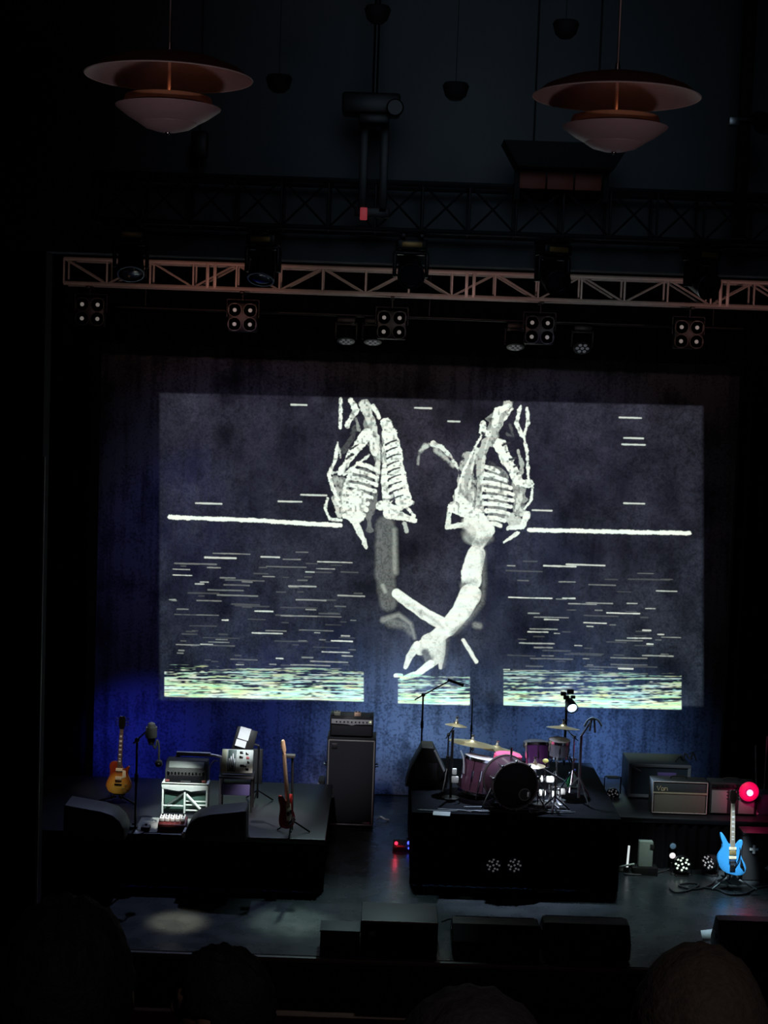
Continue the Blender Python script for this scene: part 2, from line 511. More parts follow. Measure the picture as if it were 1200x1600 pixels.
    b([(372, 205), (385, 235)], 26, 0.45, soft=6)
    b([(375, 375), (450, 350), (510, 395), (530, 465)], 30, 0.34, 16, soft=5)
    b([(410, 385), (480, 400), (515, 440)], 50, 0.24, 30, soft=8)
    # --- head of the figure
    a([(548, 395), (552, 340), (580, 300), (600, 300)], 12, 0.35, 20, rough=3, soft=2)
    a([(560, 330), (590, 305)], 24, 0.6, rough=4, soft=2)
    a([(620, 296), (660, 310), (705, 350), (742, 415)], 30, 0.8, 14, rough=3)
    a([(640, 325), (690, 370), (725, 405)], 26, 0.5, 14, rough=5, soft=3)
    a([(745, 420), (750, 470), (738, 520)], 6, 0.5)
    # --- right rib cage
    a([(985, 105), (935, 200), (890, 280), (855, 370), (845, 480), (850, 620)], 58, 0.55, 40, rough=6)
    a([(990, 110), (940, 130), (925, 200)], 34, 0.95)
    a([(1010, 120), (975, 175)], 14, 0.9)
    a([(868, 200), (868, 235), (890, 245)], 34, 0.9)
    a([(868, 245), (872, 248)], 16, 0.05, mode='mix')
    a([(860, 255), (830, 310), (770, 430), (740, 520), (722, 590)], 13, 0.95)
    a([(800, 370), (780, 470), (790, 570)], 70, 0.5, 80, rough=9)
    a([(735, 560), (800, 600)], 36, 0.9)
    a([(1052, 110), (1030, 190), (1062, 255)], 16, 0.95, 20)
    a([(1085, 120), (1090, 185), (1068, 255), (1085, 340), (1092, 480)], 17, 0.9, 14)
    a([(950, 300), (1000, 400), (1045, 480)], 62, 1, 50, rough=4)
    for i in range(5):
        a([(965 + i * 18, 300 + i * 36), (1000 + i * 16, 290 + i * 36)], 9, 0.08, mode='mix')
    a([(905, 390), (1005, 500)], 26, 0.06, rough=1.5, mode='mix')
    for l, r in zip([(885, 410), (875, 445), (870, 485), (868, 520), (870, 555), (875, 590), (885, 625), (895, 660), (905, 690)],
                    [(945, 435), (985, 478), (1005, 512), (1015, 545), (1015, 575), (1005, 605), (995, 640), (975, 675), (955, 700)]):
        a([l, ((l[0] + r[0]) / 2, (l[1] + r[1]) / 2 - 5), r], 23, 1, 20, rough=1.2)
    a([(1070, 490), (1100, 490)], 40, 1)
    a([(1112, 510), (1105, 575), (1065, 625)], 12, 0.9)
    a([(1050, 540), (1040, 620), (1085, 655)], 26, 0.75, rough=5)
    a([(1085, 645), (1060, 705), (995, 712)], 34, 1, 22)
    a([(1040, 735), (970, 782)], 22, 1, 8)
    a([(905, 230), (875, 330), (862, 450), (858, 610)], 16, 0.75, 14, rough=3)
    a([(835, 320), (815, 420), (800, 520)], 16, 0.8, 12, rough=4)
    a([(770, 440), (765, 520), (760, 580)], 18, 0.75, 22, rough=4)
    a([(815, 540), (845, 620)], 26, 0.75, rough=4)
    a([(1040, 330), (1060, 400), (1050, 460)], 18, 0.5, rough=4)
    a([(830, 400), (835, 500), (825, 600)], 10, 0.05, rough=2, mode='mix')
    a([(1000, 200), (1020, 260), (990, 250)], 16, 0.12, rough=4)
    a([(935, 470), (940, 640)], 120, 0.3, 90, rough=2)
    a([(1040, 480), (1050, 620)], 60, 0.4, 60, rough=9)
    a([(1000, 660), (1040, 690)], 50, 0.7, rough=6)
    a([(790, 450), (790, 580)], 90, 0.35, 90, rough=9)
    a([(930, 180), (900, 280)], 80, 0.35, 60, rough=8)
    # --- right hand and arms
    a([(705, 605), (692, 708), (782, 690), (785, 650), (705, 605)], 22, 1)
    a([(720, 605), (830, 645), (880, 720)], 52, 1, 90)
    a([(815, 655), (862, 700), (866, 750), (845, 790)], 74, 1, 62, soft=3)
    a([(800, 690), (820, 740)], 70, 0.8, 50, soft=6)
    a([(790, 760), (850, 790)], 40, 0.45, soft=6)
    a([(835, 850), (810, 940)], 80, 1, 105)
    b([(835, 50), (812, 120), (812, 180)], 88, 1, 100)
    b([(775, 205), (800, 215)], 40, 0.3, soft=6, mode='mix')
    b([(805, 250), (760, 335), (690, 415)], 108, 1, 84)
    b([(690, 415), (620, 475), (560, 515)], 80, 0.92, 70)
    b([(650, 470), (660, 540), (658, 610)], 70, 0.8, 18)
    b([(600, 480), (620, 560)], 80, 0.85)
    b([(580, 535), (600, 570)], 40, 0.2, soft=5, mode='mix')
    b([(545, 500), (505, 555), (485, 610)], 44, 0.95, 22)
    b([(610, 590), (545, 640), (465, 665)], 40, 1, 20)
    b([(435, 650), (465, 650)], 20, 1)
    b([(440, 245), (500, 290), (580, 345), (680, 400)], 48, 0.97, 64)
    b([(770, 475), (810, 540), (835, 582)], 20, 0.9)
    b([(830, 400), (850, 405)], 30, 0.3, soft=5)
    b([(868, 40), (872, 190), (862, 290), (800, 370), (720, 440)], 20, 0.35, soft=9, mode='mix', k=0.75)
    b([(790, 180), (835, 190)], 16, 0.45, soft=8, mode='mix', k=0.7)
    b([(690, 470), (672, 600)], 20, 0.3, soft=8, mode='mix', k=0.6)
    b([(560, 330), (640, 385), (670, 415)], 12, 0.3, soft=6, mode='mix', k=0.6)
    b([(470, 280), (560, 345)], 10, 0.4, soft=6, mode='mix', k=0.5)
    a([(780, 740), (850, 790), (900, 760)], 30, 0.4, soft=9, mode='mix', k=0.8)
    a([(410, 615), (470, 650)], 9, 0.4, soft=4, mode='mix', k=0.8)
    a([(840, 690), (880, 730)], 14, 0.6, soft=8, mode='mix', k=0.5)
    cage = np.clip(1 - np.maximum(0, PY - 800) / 20, 0, 1)
    tex = np.clip(0.95 + 1.5 * (vnoise(3.5, 3.5, 41) - 0.40) + 0.4 * (fine - 0.5), 0.3, 1.1)
    tex2 = np.clip(1.0 + 0.35 * (fine - 0.5) + 0.3 * (mid - 0.5) - 0.9 * np.clip(0.35 - L, 0, 0.35) * (1.5 - 2 * fine), 0.3, 1.05)
    L *= cage * tex + (1 - cage) * tex2
    # --- long bright line to both sides
    stroke([(265, 808), (400, 813), (532, 821)], 6.5, 1, rough=1.2)
    stroke([(826, 828), (1077, 833)], 6.5, 1, rough=1.2)
    # --- interference streaks
    rs = np.random.default_rng(11)
    SL = lambda x: 0.026 * (x - 600)
    def streak(x, yc, ln, wd, v):
        stroke([(x, yc + SL(x)), (x + ln, yc + SL(x + ln))], wd, v, rough=0.5, soft=1.2)
    for x, y, ln in [(455, 632, 24), (648, 637, 26), (700, 658, 18), (968, 652, 34), (975, 684, 30), (972, 694, 36), (975, 786, 32),
                     (306, 786, 40), (435, 783, 36), (470, 773, 40), (320, 871, 48), (832, 797, 30), (885, 882, 60), (850, 884, 50)]:
        stroke([(x, y), (x + ln, y + ln * 0.03)], 2.6, 0.75, rough=0.5)
    for k in range(190):
        yc = 850 + 195 * rs.random() ** 0.6
        if rs.random() < 0.54:
            x0, x1 = 262, 572
        else:
            x0, x1 = 785, 1066
        ln = 8 + 60 * rs.random() ** 2
        x = x0 + (x1 - x0 - ln) * rs.random()
        streak(x, yc, ln, 1.2 + 1.2 * rs.random(), 0.10 + 0.8 * rs.random() ** 2.8)
    YC = PY - SL(PX)
    # --- the dense bands at the foot
    row = vnoise(26, 1.25, 21) * 0.5 + vnoise(80, 1.9, 22) * 0.4 + vnoise(14, 5, 24) * 0.2
    row2 = vnoise(6, 1.4, 23)
    dens = np.clip((YC - 1042) / 52, 0, 1)
    band = np.clip((row + 0.26 * dens + 0.35 * (row2 - 0.5) - 0.54) * 4.2, 0, 1) * (0.5 + 0.6 * dens)
    band = np.maximum(band, np.clip((YC - 1088) / 5, 0, 1) * (0.35 + 0.6 * row2))
    def rect(x0, x1, y0, y1, e=1.5):
        return np.clip((PX - x0) / e, 0, 1) * np.clip((x1 - PX) / e, 0, 1) * np.clip((YC - y0) / e, 0, 1) * np.clip((y1 - YC) / e, 0, 1)
    wob = (mid - 0.5) * 3
    Z3 = rect(256 , 569, 1046, 1098) + rect(621 , 735, 1052, 1099.5 ) + rect(786, 1066, 1040, 1098)
    L = np.maximum(L, band * Z3)
    # --- colour
    hue, hue2 = vnoise(16, 1.6, 31), vnoise(30, 2.4, 32)
    gamma_l = np.clip(L, 0, 1) ** 1.25
    zz = np.clip(Z3, 0, 1)
    gr = gamma_l * (0.92 - 0.20 * zz + 0.5 * (hue - 0.5) * (0.2 + zz))
    gg = gamma_l * (1.02 + 0.1 * (hue2 - 0.5))
    gb = gamma_l * (0.88 - 0.14 * zz + 0.55 * (hue2 - 0.5) * (0.2 + zz))
    inside = np.clip((PX - 247) / 4, 0, 1) * np.clip((1101 - PX) / 6, 0, 1) * np.clip((PY - (612 + 0.024 * (PX - 248))) / 3, 0, 1) * np.clip((1100 + 0.012 * (PX - 600) - PY) / 5, 0, 1)
    speck = 0.5 + 0.7 * fine + 0.4 * (mid - 0.5)
    patches = np.clip(0.35 + 0.75 * big + 0.7 * (vnoise(24, 30, 33) - 0.5) + 0.3 * (vnoise(110, 150, 34) - 0.3), 0.22, 1.35)
    lift = inside * speck * patches
    out = np.ones((H, W, 4), np.float32)
    figure = np.clip(1 - np.abs(PX - 672) / 110, 0, 1)
    low = np.clip((PY - 700) / 400, 0, 1)
    out[..., 0] = gr + lift * (0.024 + 0.010 * figure)
    out[..., 1] = gg + lift * (0.0245 + 0.008 * figure + 0.008 * low)
    out[..., 2] = gb + lift * (0.036 + 0.010 * figure + 0.010 * low)
    img = bpy.data.images.new('projected_picture', W, H, alpha=False, float_buffer=True)
    img.colorspace_settings.name = 'Non-Color'
    img.pixels.foreach_set(out.ravel())
    img.update()
    img.pack()
    return img

def backdrop_material(img):
    M = mat('painted_backdrop_cloth', (0.075, 0.08, 0.1), 0.9, noise=0.0, spec=0.1)
    nt = M.node_tree
    b = nt.nodes['Principled BSDF']
    tc = nt.nodes.new('ShaderNodeTexCoord')
    def noise(scale, detail, lo, hi, stretch=None):
        n = nt.nodes.new('ShaderNodeTexNoise')
        n.inputs['Scale'].default_value = scale
        n.inputs['Detail'].default_value = detail
        if stretch:
            mp = nt.nodes.new('ShaderNodeMapping')
            mp.inputs['Scale'].default_value = stretch
            nt.links.new(tc.outputs['Object'], mp.inputs['Vector'])
            nt.links.new(mp.outputs['Vector'], n.inputs['Vector'])
        else:
            nt.links.new(tc.outputs['Object'], n.inputs['Vector'])
        r = nt.nodes.new('ShaderNodeMapRange')
        r.inputs[1].default_value, r.inputs[2].default_value = lo, hi
        r.inputs[3].default_value, r.inputs[4].default_value = 0.1, 1.5
        nt.links.new(n.outputs['Fac'], r.inputs[0])
        return r.outputs[0]
    def mul(a, c):
        k = nt.nodes.new('ShaderNodeMath')
        k.operation = 'MULTIPLY'
        nt.links.new(a, k.inputs[0]); nt.links.new(c, k.inputs[1])
        return k.outputs[0]
    f = mul(mul(noise(30, 5, 0.2, 0.75), noise(1.6, 4, 0.25, 0.68)), noise(7, 3, 0.1, 0.75, (1.6, 1, 0.12)))
    mx = nt.nodes.new('ShaderNodeMix')
    mx.data_type = 'RGBA'
    mx.inputs[6].default_value = (0.012, 0.013, 0.018, 1)
    mx.inputs[7].default_value = (0.17, 0.175, 0.2, 1)
    nt.links.new(f, mx.inputs[0])
    nt.links.new(mx.outputs[2], b.inputs['Base Color'])
    im = nt.nodes.new('ShaderNodeTexImage')
    im.image = img
    im.extension = 'CLIP'
    nt.links.new(tc.outputs['UV'], im.inputs['Vector'])
    nt.links.new(im.outputs['Color'], b.inputs['Emission Color'])
    b.inputs['Emission Strength'].default_value = 1.0
    return M

BX0, BX1, BZ0, BZ1 = -4.03, 4.92, 0.02, 7.0
bm = NB()
nx, nz = 120, 24
grid = []
for j in range(nz + 1):
    rowv = []
    for i in range(nx + 1):
        x, z = BX0 + (BX1 - BX0) * i / nx, BZ0 + (BZ1 - BZ0) * j / nz
        y = YB + 0.010 * math.sin(x * 5.1) + 0.006 * math.sin(x * 13 + z) + 0.006 * math.sin(z * 1.7 + x)
        rowv.append(bm.verts.new((x, y, z)))
    grid.append(rowv)
for j in range(nz):
    for i in range(nx):
        bm.faces.new((grid[j][i], grid[j][i + 1], grid[j + 1][i + 1], grid[j + 1][i]))
uvl = bm.loops.layers.uv.new('UVMap')
for f in bm.faces:
    for l in f.loops:
        l[uvl].uv = ((l.vert.co.x - IX0) / (IX1 - IX0), (l.vert.co.z - IZ0) / (IZ1 - IZ0))
bd = thing('stage_backdrop', 'huge mottled dark blue backdrop cloth carrying the projected picture of rib cages and crossed arms', 'backdrop', (0, 0, 0))
me = mesh('cloth', bm, backdrop_material(build_picture()))
obj('cloth', me, None, bd)
bm = NB(); cyl(bm, (BX0 - 0.2, YB, 7.03), (BX1 + 0.2, YB, 7.03), 0.03); obj('batten', bm, black_metal, bd)
bm = NB()
for x in (-3, 0.4, 4):
    cyl(bm, (x, YB, 7.05), (x, YB, 11.5), 0.006, n=5)
obj('suspension_line', bm, black_metal, bd, kind='stuff')

def drape(name, label, x0, x1, y, z0, z1, folds, depth=0.07, along='x'):
    bm = NB()
    n = folds * 8
    a, b2 = [], []
    for i in range(n + 1):
        t = i / n
        x = x0 + (x1 - x0) * t
        d = depth * math.sin(t * folds * 2 * PI) + 0.3 * depth * math.sin(t * folds * 4.6)
        p = (x, y + d) if along == 'x' else (y + d, x)
        a.append(bm.verts.new((p[0], p[1], z0)))
        b2.append(bm.verts.new((p[0], p[1], z1)))
    for i in range(n):
        bm.faces.new((a[i], a[i + 1], b2[i + 1], b2[i]))
    o = obj(name, bm, black_cloth)
    sm = o.modifiers.new('thickness', 'SOLIDIFY')
    sm.thickness = 0.01
    return tag(o, label, 'curtain')
drape('stage_curtain', 'black pleated side curtain along the left edge of the backdrop', -6.6, -4.02, 21.9, 0.01, 9.3, 13)
drape('stage_curtain', 'black pleated side curtain along the right edge of the backdrop', 4.82, 7.4, 21.9, 0.01, 9.3, 13)
drape('border_curtain', 'black horizontal border curtain hanging above the backdrop, behind the lit truss', -6.6, 7.4, 21.55, 6.28, 9.3, 48, 0.05)

# ------------------------------------------------------------------ trusses
def truss(name, label, x0, x1, y0, zb, h, dep, bay, m_, rc, rb, cross=False, plates=None, m_plate=None):
    t = thing(name, label, 'truss', (x0, y0, zb))
    L = x1 - x0
    for (yy, zz) in ((0, 0), (0, h), (dep, 0), (dep, h)):
        bm = NB(); cyl(bm, (0, yy, zz), (L, yy, zz), rc, n=8); obj('chord', bm, m_, t)
    bmv = NB(); cyl(bmv, (0, 0, 0), (0, 0, h), rb, n=6); vert_me = mesh('brace', bmv, m_)
    bmu = NB(); cyl(bmu, (0, 0, 0), (bay, 0, h), rb, n=6); up_me = mesh('brace', bmu, m_)
    bmd = NB(); cyl(bmd, (0, 0, h), (bay, 0, 0), rb, n=6); dn_me = mesh('brace', bmd, m_)
    bmh = NB(); cyl(bmh, (0, 0, 0), (0, dep, 0), rb, n=6); hz_me = mesh('cross_tube', bmh, m_)
    k = 0
    x = 0.0
    while x + bay < L + 1e-6:
        for yy in (0, dep):
            obj('brace', vert_me, None, t, (x, yy, 0))
            if cross:
                if yy == 0:
                    obj('brace', up_me, None, t, (x, yy, 0))
                    obj('brace', dn_me, None, t, (x, yy, 0))
            else:
                obj('brace', dn_me if (k % 2 == 0) else up_me, None, t, (x, yy, 0))
        for zz in (0, h):
            obj('cross_tube', hz_me, None, t, (x, 0, zz))
        x += bay
        k += 1
    for xp in plates or ():
        bm = NB()
        for d in (-0.045, 0.045):
            box(bm, (xp - x0 + d, 0, h / 2), (0.04, 0.05, h + 0.02), 0.004)
        obj('joint_plate', bm, m_plate or m_, t)
    return t
tz = P(330, 450, 20.0).z
tx = P(100, 420, 20.0).x
bay = 0.535
pl = [P(px, 440, 20).x for px in (330, 735, 1132)]
truss('lighting_truss', 'long pinkish-lit aluminium box truss spanning the stage above the backdrop', tx, tx + bay * 18, 20.0, tz, 0.30, 0.30, bay, aluminium, 0.026, 0.014, plates=pl)
uz = P(700, 365, 16.0).z
ux = P(150, 350, 16.0).x
truss('lighting_truss', 'unlit black box truss with crossed braces hanging in front of the proscenium', ux, ux + 0.46 * 17, 15.85, uz, 0.46, 0.42, 0.46, dark_alu, 0.027, 0.013, cross=True)
# suspension points of both trusses
def hoist(label, x, y, z0):
    t = thing('chain_hoist', label, 'hoist', (x, y, z0))
    bm = NB(); cyl(bm, (0, 0, 0), (0, 0, 0.2), 0.012, n=6); obj('sling', bm, black_metal, t)
    bm = NB(); box(bm, (0, 0, 0.32), (0.16, 0.14, 0.26), 0.02); obj('motor', bm, black_metal, t)
    bm = NB(); cyl(bm, (0, 0, 0.45), (0, 0, 11.5 - z0), 0.008, n=6); obj('chain', bm, black_metal, t)
hoist('black chain hoist carrying the lit truss near its left end', tx + 0.9, 20.15, tz + 0.31)
hoist('black chain hoist carrying the lit truss near its right end', tx + 8.2, 20.15, tz + 0.31)
hoist('black chain hoist carrying the black truss near its left end', ux + 1.0, 16.06, uz + 0.47)
hoist('black chain hoist carrying the black truss near its right end', ux + 7.0, 16.06, uz + 0.47)

# moving heads under the black truss
lens_m = mat('dark_lens', (0.02, 0.025, 0.03), 0.08, 0.0, coat=1.0)
amber_m = mat('amber_reflection', (0.35, 0.2, 0.06), 0.4, 0.5)  # amber colour put in for a golden reflection on the fixtures
def moving_head(label, px, tilt, pan):
    x = P(px, 380, 16.06).x
    t = thing('moving_head_light', label, 'stage light', (x, 16.06, uz - 0.05), (0, 0, pan), 'moving heads hanging under the black truss')
    bm = NB(); box(bm, (0, 0, -0.075), (0.30, 0.26, 0.11), 0.02); obj('base', bm, black_metal, t)
    bm = NB()
    for s in (-1, 1):
        box(bm, (s * 0.09, 0, 0.004), (0.04, 0.44, 0.036), 0.004)
    obj('clamp', bm, black_metal, t)
    bm = NB(); box(bm, (0, -0.131, -0.075), (0.2, 0.006, 0.05), 0.002); obj('display_panel', bm, amber_m, t)
    bm = NB()
    box(bm, (0, 0, -0.15), (0.34, 0.1, 0.04), 0.01)
    for s in (-1, 1):
        box(bm, (s * 0.16, 0, -0.27), (0.035, 0.11, 0.24), 0.012)
    obj('yoke', bm, black_metal, t)
    M = Matrix.Translation((0, 0, -0.32)) @ Matrix.Rotation(tilt, 4, 'X')
    bm = NB(); lathe(bm, [(0, -0.16), (0.09, -0.15), (0.12, -0.08), (0.13, 0.06), (0.135, 0.14), (0.12, 0.16), (0.12, 0.145), (0, 0.145)], 24, M)
    hd = obj('head', bm, black_metal, t)
    bm = NB(); lathe(bm, [(0, 0.15), (0.08, 0.158), (0.112, 0.150)], 24, M); obj('lens', bm, lens_m, hd)
    bm = NB(); lathe(bm, [(0.122, 0.155), (0.136, 0.15), (0.136, 0.165), (0.122, 0.165)], 24, M, close=True); obj('lens_ring', bm, steel, hd)
    return t
for px, tl, pn, lb in ((205, 2.6, 0.2, 'black moving head light under the dark truss, first from the left'),
                       (412, 2.7, -0.2, 'black moving head light under the dark truss, second from the left'),
                       (643, 2.0, 0.05, 'moving head light with amber-coloured base under the middle of the dark truss'),
                       (865, 2.1, 0.35, 'black moving head light under the dark truss, second from the right'),
                       (1097, 2.0, 0.5, 'black moving head light under the dark truss, first from the right')):
    moving_head(lb, px, tl, pn)

# four-cell blinders under the lit truss
glow_lens = mat('warm_grey_lamp', (0.5, 0.5, 0.5), 0.3, emit=(1, 0.93, 0.85), estr=0.12)
def blinder(label, px, py):
    c = P(px, py, 20.0)
    t = thing('blinder_light', label, 'stage light', (c.x, 20.15, c.z), (0, 0, 0), 'four-cell blinders under the lit truss')
    bm = NB(); box(bm, (0, 0.06, 0), (0.37, 0.14, 0.36), 0.02); obj('housing', bm, black_metal, t)
    bm = NB()
    cyl(bm, (-0.2, 0.06, 0), (-0.2, 0.06, 0.22), 0.01); cyl(bm, (0.2, 0.06, 0), (0.2, 0.06, 0.22), 0.01); cyl(bm, (-0.2, 0.06, 0.22), (0.2, 0.06, 0.22), 0.01)
    cyl(bm, (0, 0.0, 0.22), (0, 0.0, tz - c.z - 0.03), 0.012)
    box(bm, (0, 0, tz - c.z - 0.04), (0.05, 0.34, 0.028), 0.004); cyl(bm, (0, 0, 0.22), (0, 0.06, 0.22), 0.01)
    obj('yoke', bm, black_metal, t)
    for i in (-1, 1):
        for j in (-1, 1):
            M = Matrix.Translation((i * 0.097, -0.01, j * 0.088)) @ Matrix.Rotation(PI / 2, 4, 'X')
            bm = NB(); lathe(bm, [(0.08, 0.012), (0.088, 0.012), (0.088, 0.0), (0.08, 0.0), (0.03, -0.0), (0, 0)], 18, M); cell = obj('lamp_cell', bm, black_metal, t)
            bm = NB(); lathe(bm, [(0, 0.012), (0.02, 0.01), (0.026, 0.002)], 12, M); obj('bulb', bm, glow_lens, cell)
for px, py, lb in ((137, 486, 'four-lamp blinder hanging leftmost under the lit truss'), (377, 495, 'four-lamp blinder second from the left under the lit truss'),
                   (612, 507, 'four-lamp blinder hanging at the middle of the lit truss'), (845, 515, 'four-lamp blinder second from the right under the lit truss'),
                   (1080, 522, 'four-lamp blinder hanging rightmost under the lit truss')):
    blinder(lb, px, py)
# pipe with wash lights further back
pz = P(700, 500, 21.0).z + 0.02
pipe = thing('lighting_pipe', 'black pipe behind the lit truss carrying the four wash lights', 'pipe', (0, 21.0, pz))
bm = NB(); cyl(bm, (-3.6, 0, 0), (4.6, 0, 0), 0.025); obj('tube', bm, black_metal, pipe)
bm = NB()
for x in (-3.2, 0.5, 4.2):
    cyl(bm, (x, 0, 0), (x, 0, 11.5 - pz), 0.008, n=6)
obj('drop_line', bm, black_metal, pipe, kind='stuff')
led_dim = mat('dim_led', (0.3, 0.3, 0.32), 0.3, emit=(0.8, 0.9, 1), estr=0.04)
def wash(label, px, tilt):
    x = P(px, 520, 21.0).x
    t = thing('wash_light', label, 'stage light', (x, 21.0, pz), (0, 0, 0), 'wash lights on the rear pipe')
    bm = NB(); box(bm, (0, 0, -0.07), (0.24, 0.2, 0.08), 0.015); cyl(bm, (0, 0, -0.05), (0, 0, -0.02), 0.03); obj('base', bm, black_metal, t)
    bm = NB()
    for s in (-1, 1):
        box(bm, (s * 0.135, 0, -0.2), (0.025, 0.08, 0.22), 0.008)
    box(bm, (0, 0, -0.12), (0.28, 0.07, 0.025), 0.006)
    obj('yoke', bm, black_metal, t)
    M = Matrix.Translation((0, 0, -0.26)) @ Matrix.Rotation(tilt, 4, 'X')
    bm = NB(); lathe(bm, [(0, -0.1), (0.08, -0.09), (0.115, 0.03), (0.118, 0.09), (0.105, 0.095), (0, 0.09)], 20, M); hd = obj('head', bm, black_metal, t)
    for k in range(7):
        a = k * PI / 3
        r = 0 if k == 6 else 0.065
        bm = NB(); lathe(bm, [(0.024, 0.094), (0.02, 0.102), (0, 0.106)], 10, M @ Matrix.Translation((r * math.cos(a), r * math.sin(a), 0))); obj('lamp_lens', bm, led_dim, hd)
for px, tl, lb in ((541, 2.75, 'dim wash light on the rear pipe left of the middle blinder'), (583, 2.8, 'dim wash light on the rear pipe just beside the middle blinder'),
                   (806, 2.75, 'dim wash light on the rear pipe left of the second blinder from the right'), (910, 2.4, 'dim wash light on the rear pipe right of the second blinder from the right')):
    wash(lb, px, tl)

# small black domes hanging from the ceiling
dome_m = mat('dome_black', (0.004, 0.004, 0.005), 0.8)
for px, py, lb in ((436, 130, 'small black dome fixture hanging beside the left pendant lamp'), (712, 142, 'small black dome fixture hanging between the pendant lamps'),
                   (590, 22, 'small black dome fixture at the top edge above the hanging bracket'), (884, 45, 'small black dome fixture above the right pendant lamp')):
    c = P(px, py, 14.0)
    t = thing('dome_fixture', lb, 'ceiling fixture', c, (0, 0, 0), 'black domes hanging from the ceiling')
    bm = NB(); lathe(bm, [(0, -0.09), (0.05, -0.08), (0.09, -0.045), (0.115, 0.04), (0.1, 0.065), (0, 0.08)], 18); obj('dome', bm, dome_m, t)
    bm = NB(); cyl(bm, (0, 0, 0.07), (0, 0, 11.5 - c.z), 0.003, n=6); obj('cord', bm, dome_m, t)

# bracket above the black truss, with a status lamp
c = P(585, 168, 15.7)
t = thing('projector', 'black projector on a twin-pole bracket above the dark truss', 'projector', (c.x, 15.7, 0))
zt = uz + 0.46
bm = NB(); box(bm, (-0.03, 0, c.z + 0.02), (0.56, 0.32, 0.2), 0.03); box(bm, (0, 0, c.z - 0.12), (0.3, 0.25, 0.1), 0.02); obj('housing', bm, black_metal, t)
bm = NB(); lathe(bm, [(0, 0), (0.08, 0.01), (0.085, 0.05), (0.07, 0.07), (0, 0.07)], 18, Matrix.Translation((0.2, -0.16, c.z - 0.03)) @ Matrix.Rotation(PI / 2, 4, 'X')); obj('lens_barrel', bm, black_metal, t)
for dx in (-0.09, 0.11):
    bm = NB(); box(bm, (dx, 0.12, (c.z - 0.1 + zt - 0.3) / 2), (0.08, 0.06, c.z - 0.1 - zt + 0.3), 0.008); obj('pole', bm, black_metal, t)
bm = NB(); box(bm, (0.01, 0.12, zt - 0.30), (0.34, 0.06, 0.1), 0.01); obj('clamp_plate', bm, black_metal, t)
bm = NB(); cyl(bm, (0, 0, c.z + 0.1), (0, 0, 11.5), 0.03); obj('drop_tube', bm, black_metal, t)
ld = P(568, 333, 15.7)
bm = NB(); box(bm, (ld.x - c.x, 0.06, ld.z), (0.07, 0.05, 0.12), 0.01); obj('status_lamp', bm, mat('red_status', (0.4, 0.05, 0.06), 0.4, emit=(1, 0.12, 0.16), estr=0.16), t, label='dull red status lamp')
# flared black hood with red-brown panels
c = P(880, 250, 15.7)
t = thing('lighting_hood', 'black flared hood with three red-brown panels above the dark truss', 'hood', (c.x, 15.6, c.z))
bm = NB(); prism(bm, [(-0.6, 0.13), (0.6, 0.13), (0.46, -0.11), (-0.46, -0.11)], -0.2, 0.2, 0.01); obj('hood', bm, dome_m, t)
for x in (-0.44, 0.42):
    bm = NB(); box(bm, (x, 0.1, -0.24), (0.05, 0.1, 0.3)); obj('side_post', bm, dome_m, t)
for k in range(3):
    bm = NB(); box(bm, (-0.29 + 0.27 * k, 0.1, -0.2), (0.255, 0.03, 0.17), 0.006); obj('panel', bm, mat('red_brown_panel', (0.26, 0.05, 0.03), 0.6), t)
bm = NB(); cyl(bm, (-0.3, 0, 0.12), (-0.3, 0, 11.5 - c.z), 0.01); cyl(bm, (0.3, 0, 0.12), (0.3, 0, 11.5 - c.z), 0.01); obj('drop_line', bm, dome_m, t)
# hanging tower at the right with a follow spot
c = P(1158, 290, 15.4)
t = thing('followspot_rig', 'dark hanging post with a small spotlight beside the right pendant lamp', 'lighting rig', (c.x, 15.4, c.z))
bm = NB(); box(bm, (0, 0, 1.75), (0.11, 0.11, 4.5), 0.01); obj('post', bm, dome_m, t)
bm = NB(); lathe(bm, [(0, -0.16), (0.08, -0.15), (0.1, 0.1), (0.085, 0.12), (0, 0.1)], 16, Matrix.Translation((0.14, -0.12, 0.58)) @ Matrix.Rotation(1.9, 4, 'X')); obj('spotlight', bm, black_metal, t)
bm = NB(); box(bm, (0.0, -0.09, 0.6), (0.34, 0.06, 0.05), 0.01); obj('bracket', bm, black_metal, t)
bm = NB(); box(bm, (-0.12, -0.08, 0.58), (0.1, 0.1, 0.08), 0.01); obj('small_lamp', bm, steel, t)

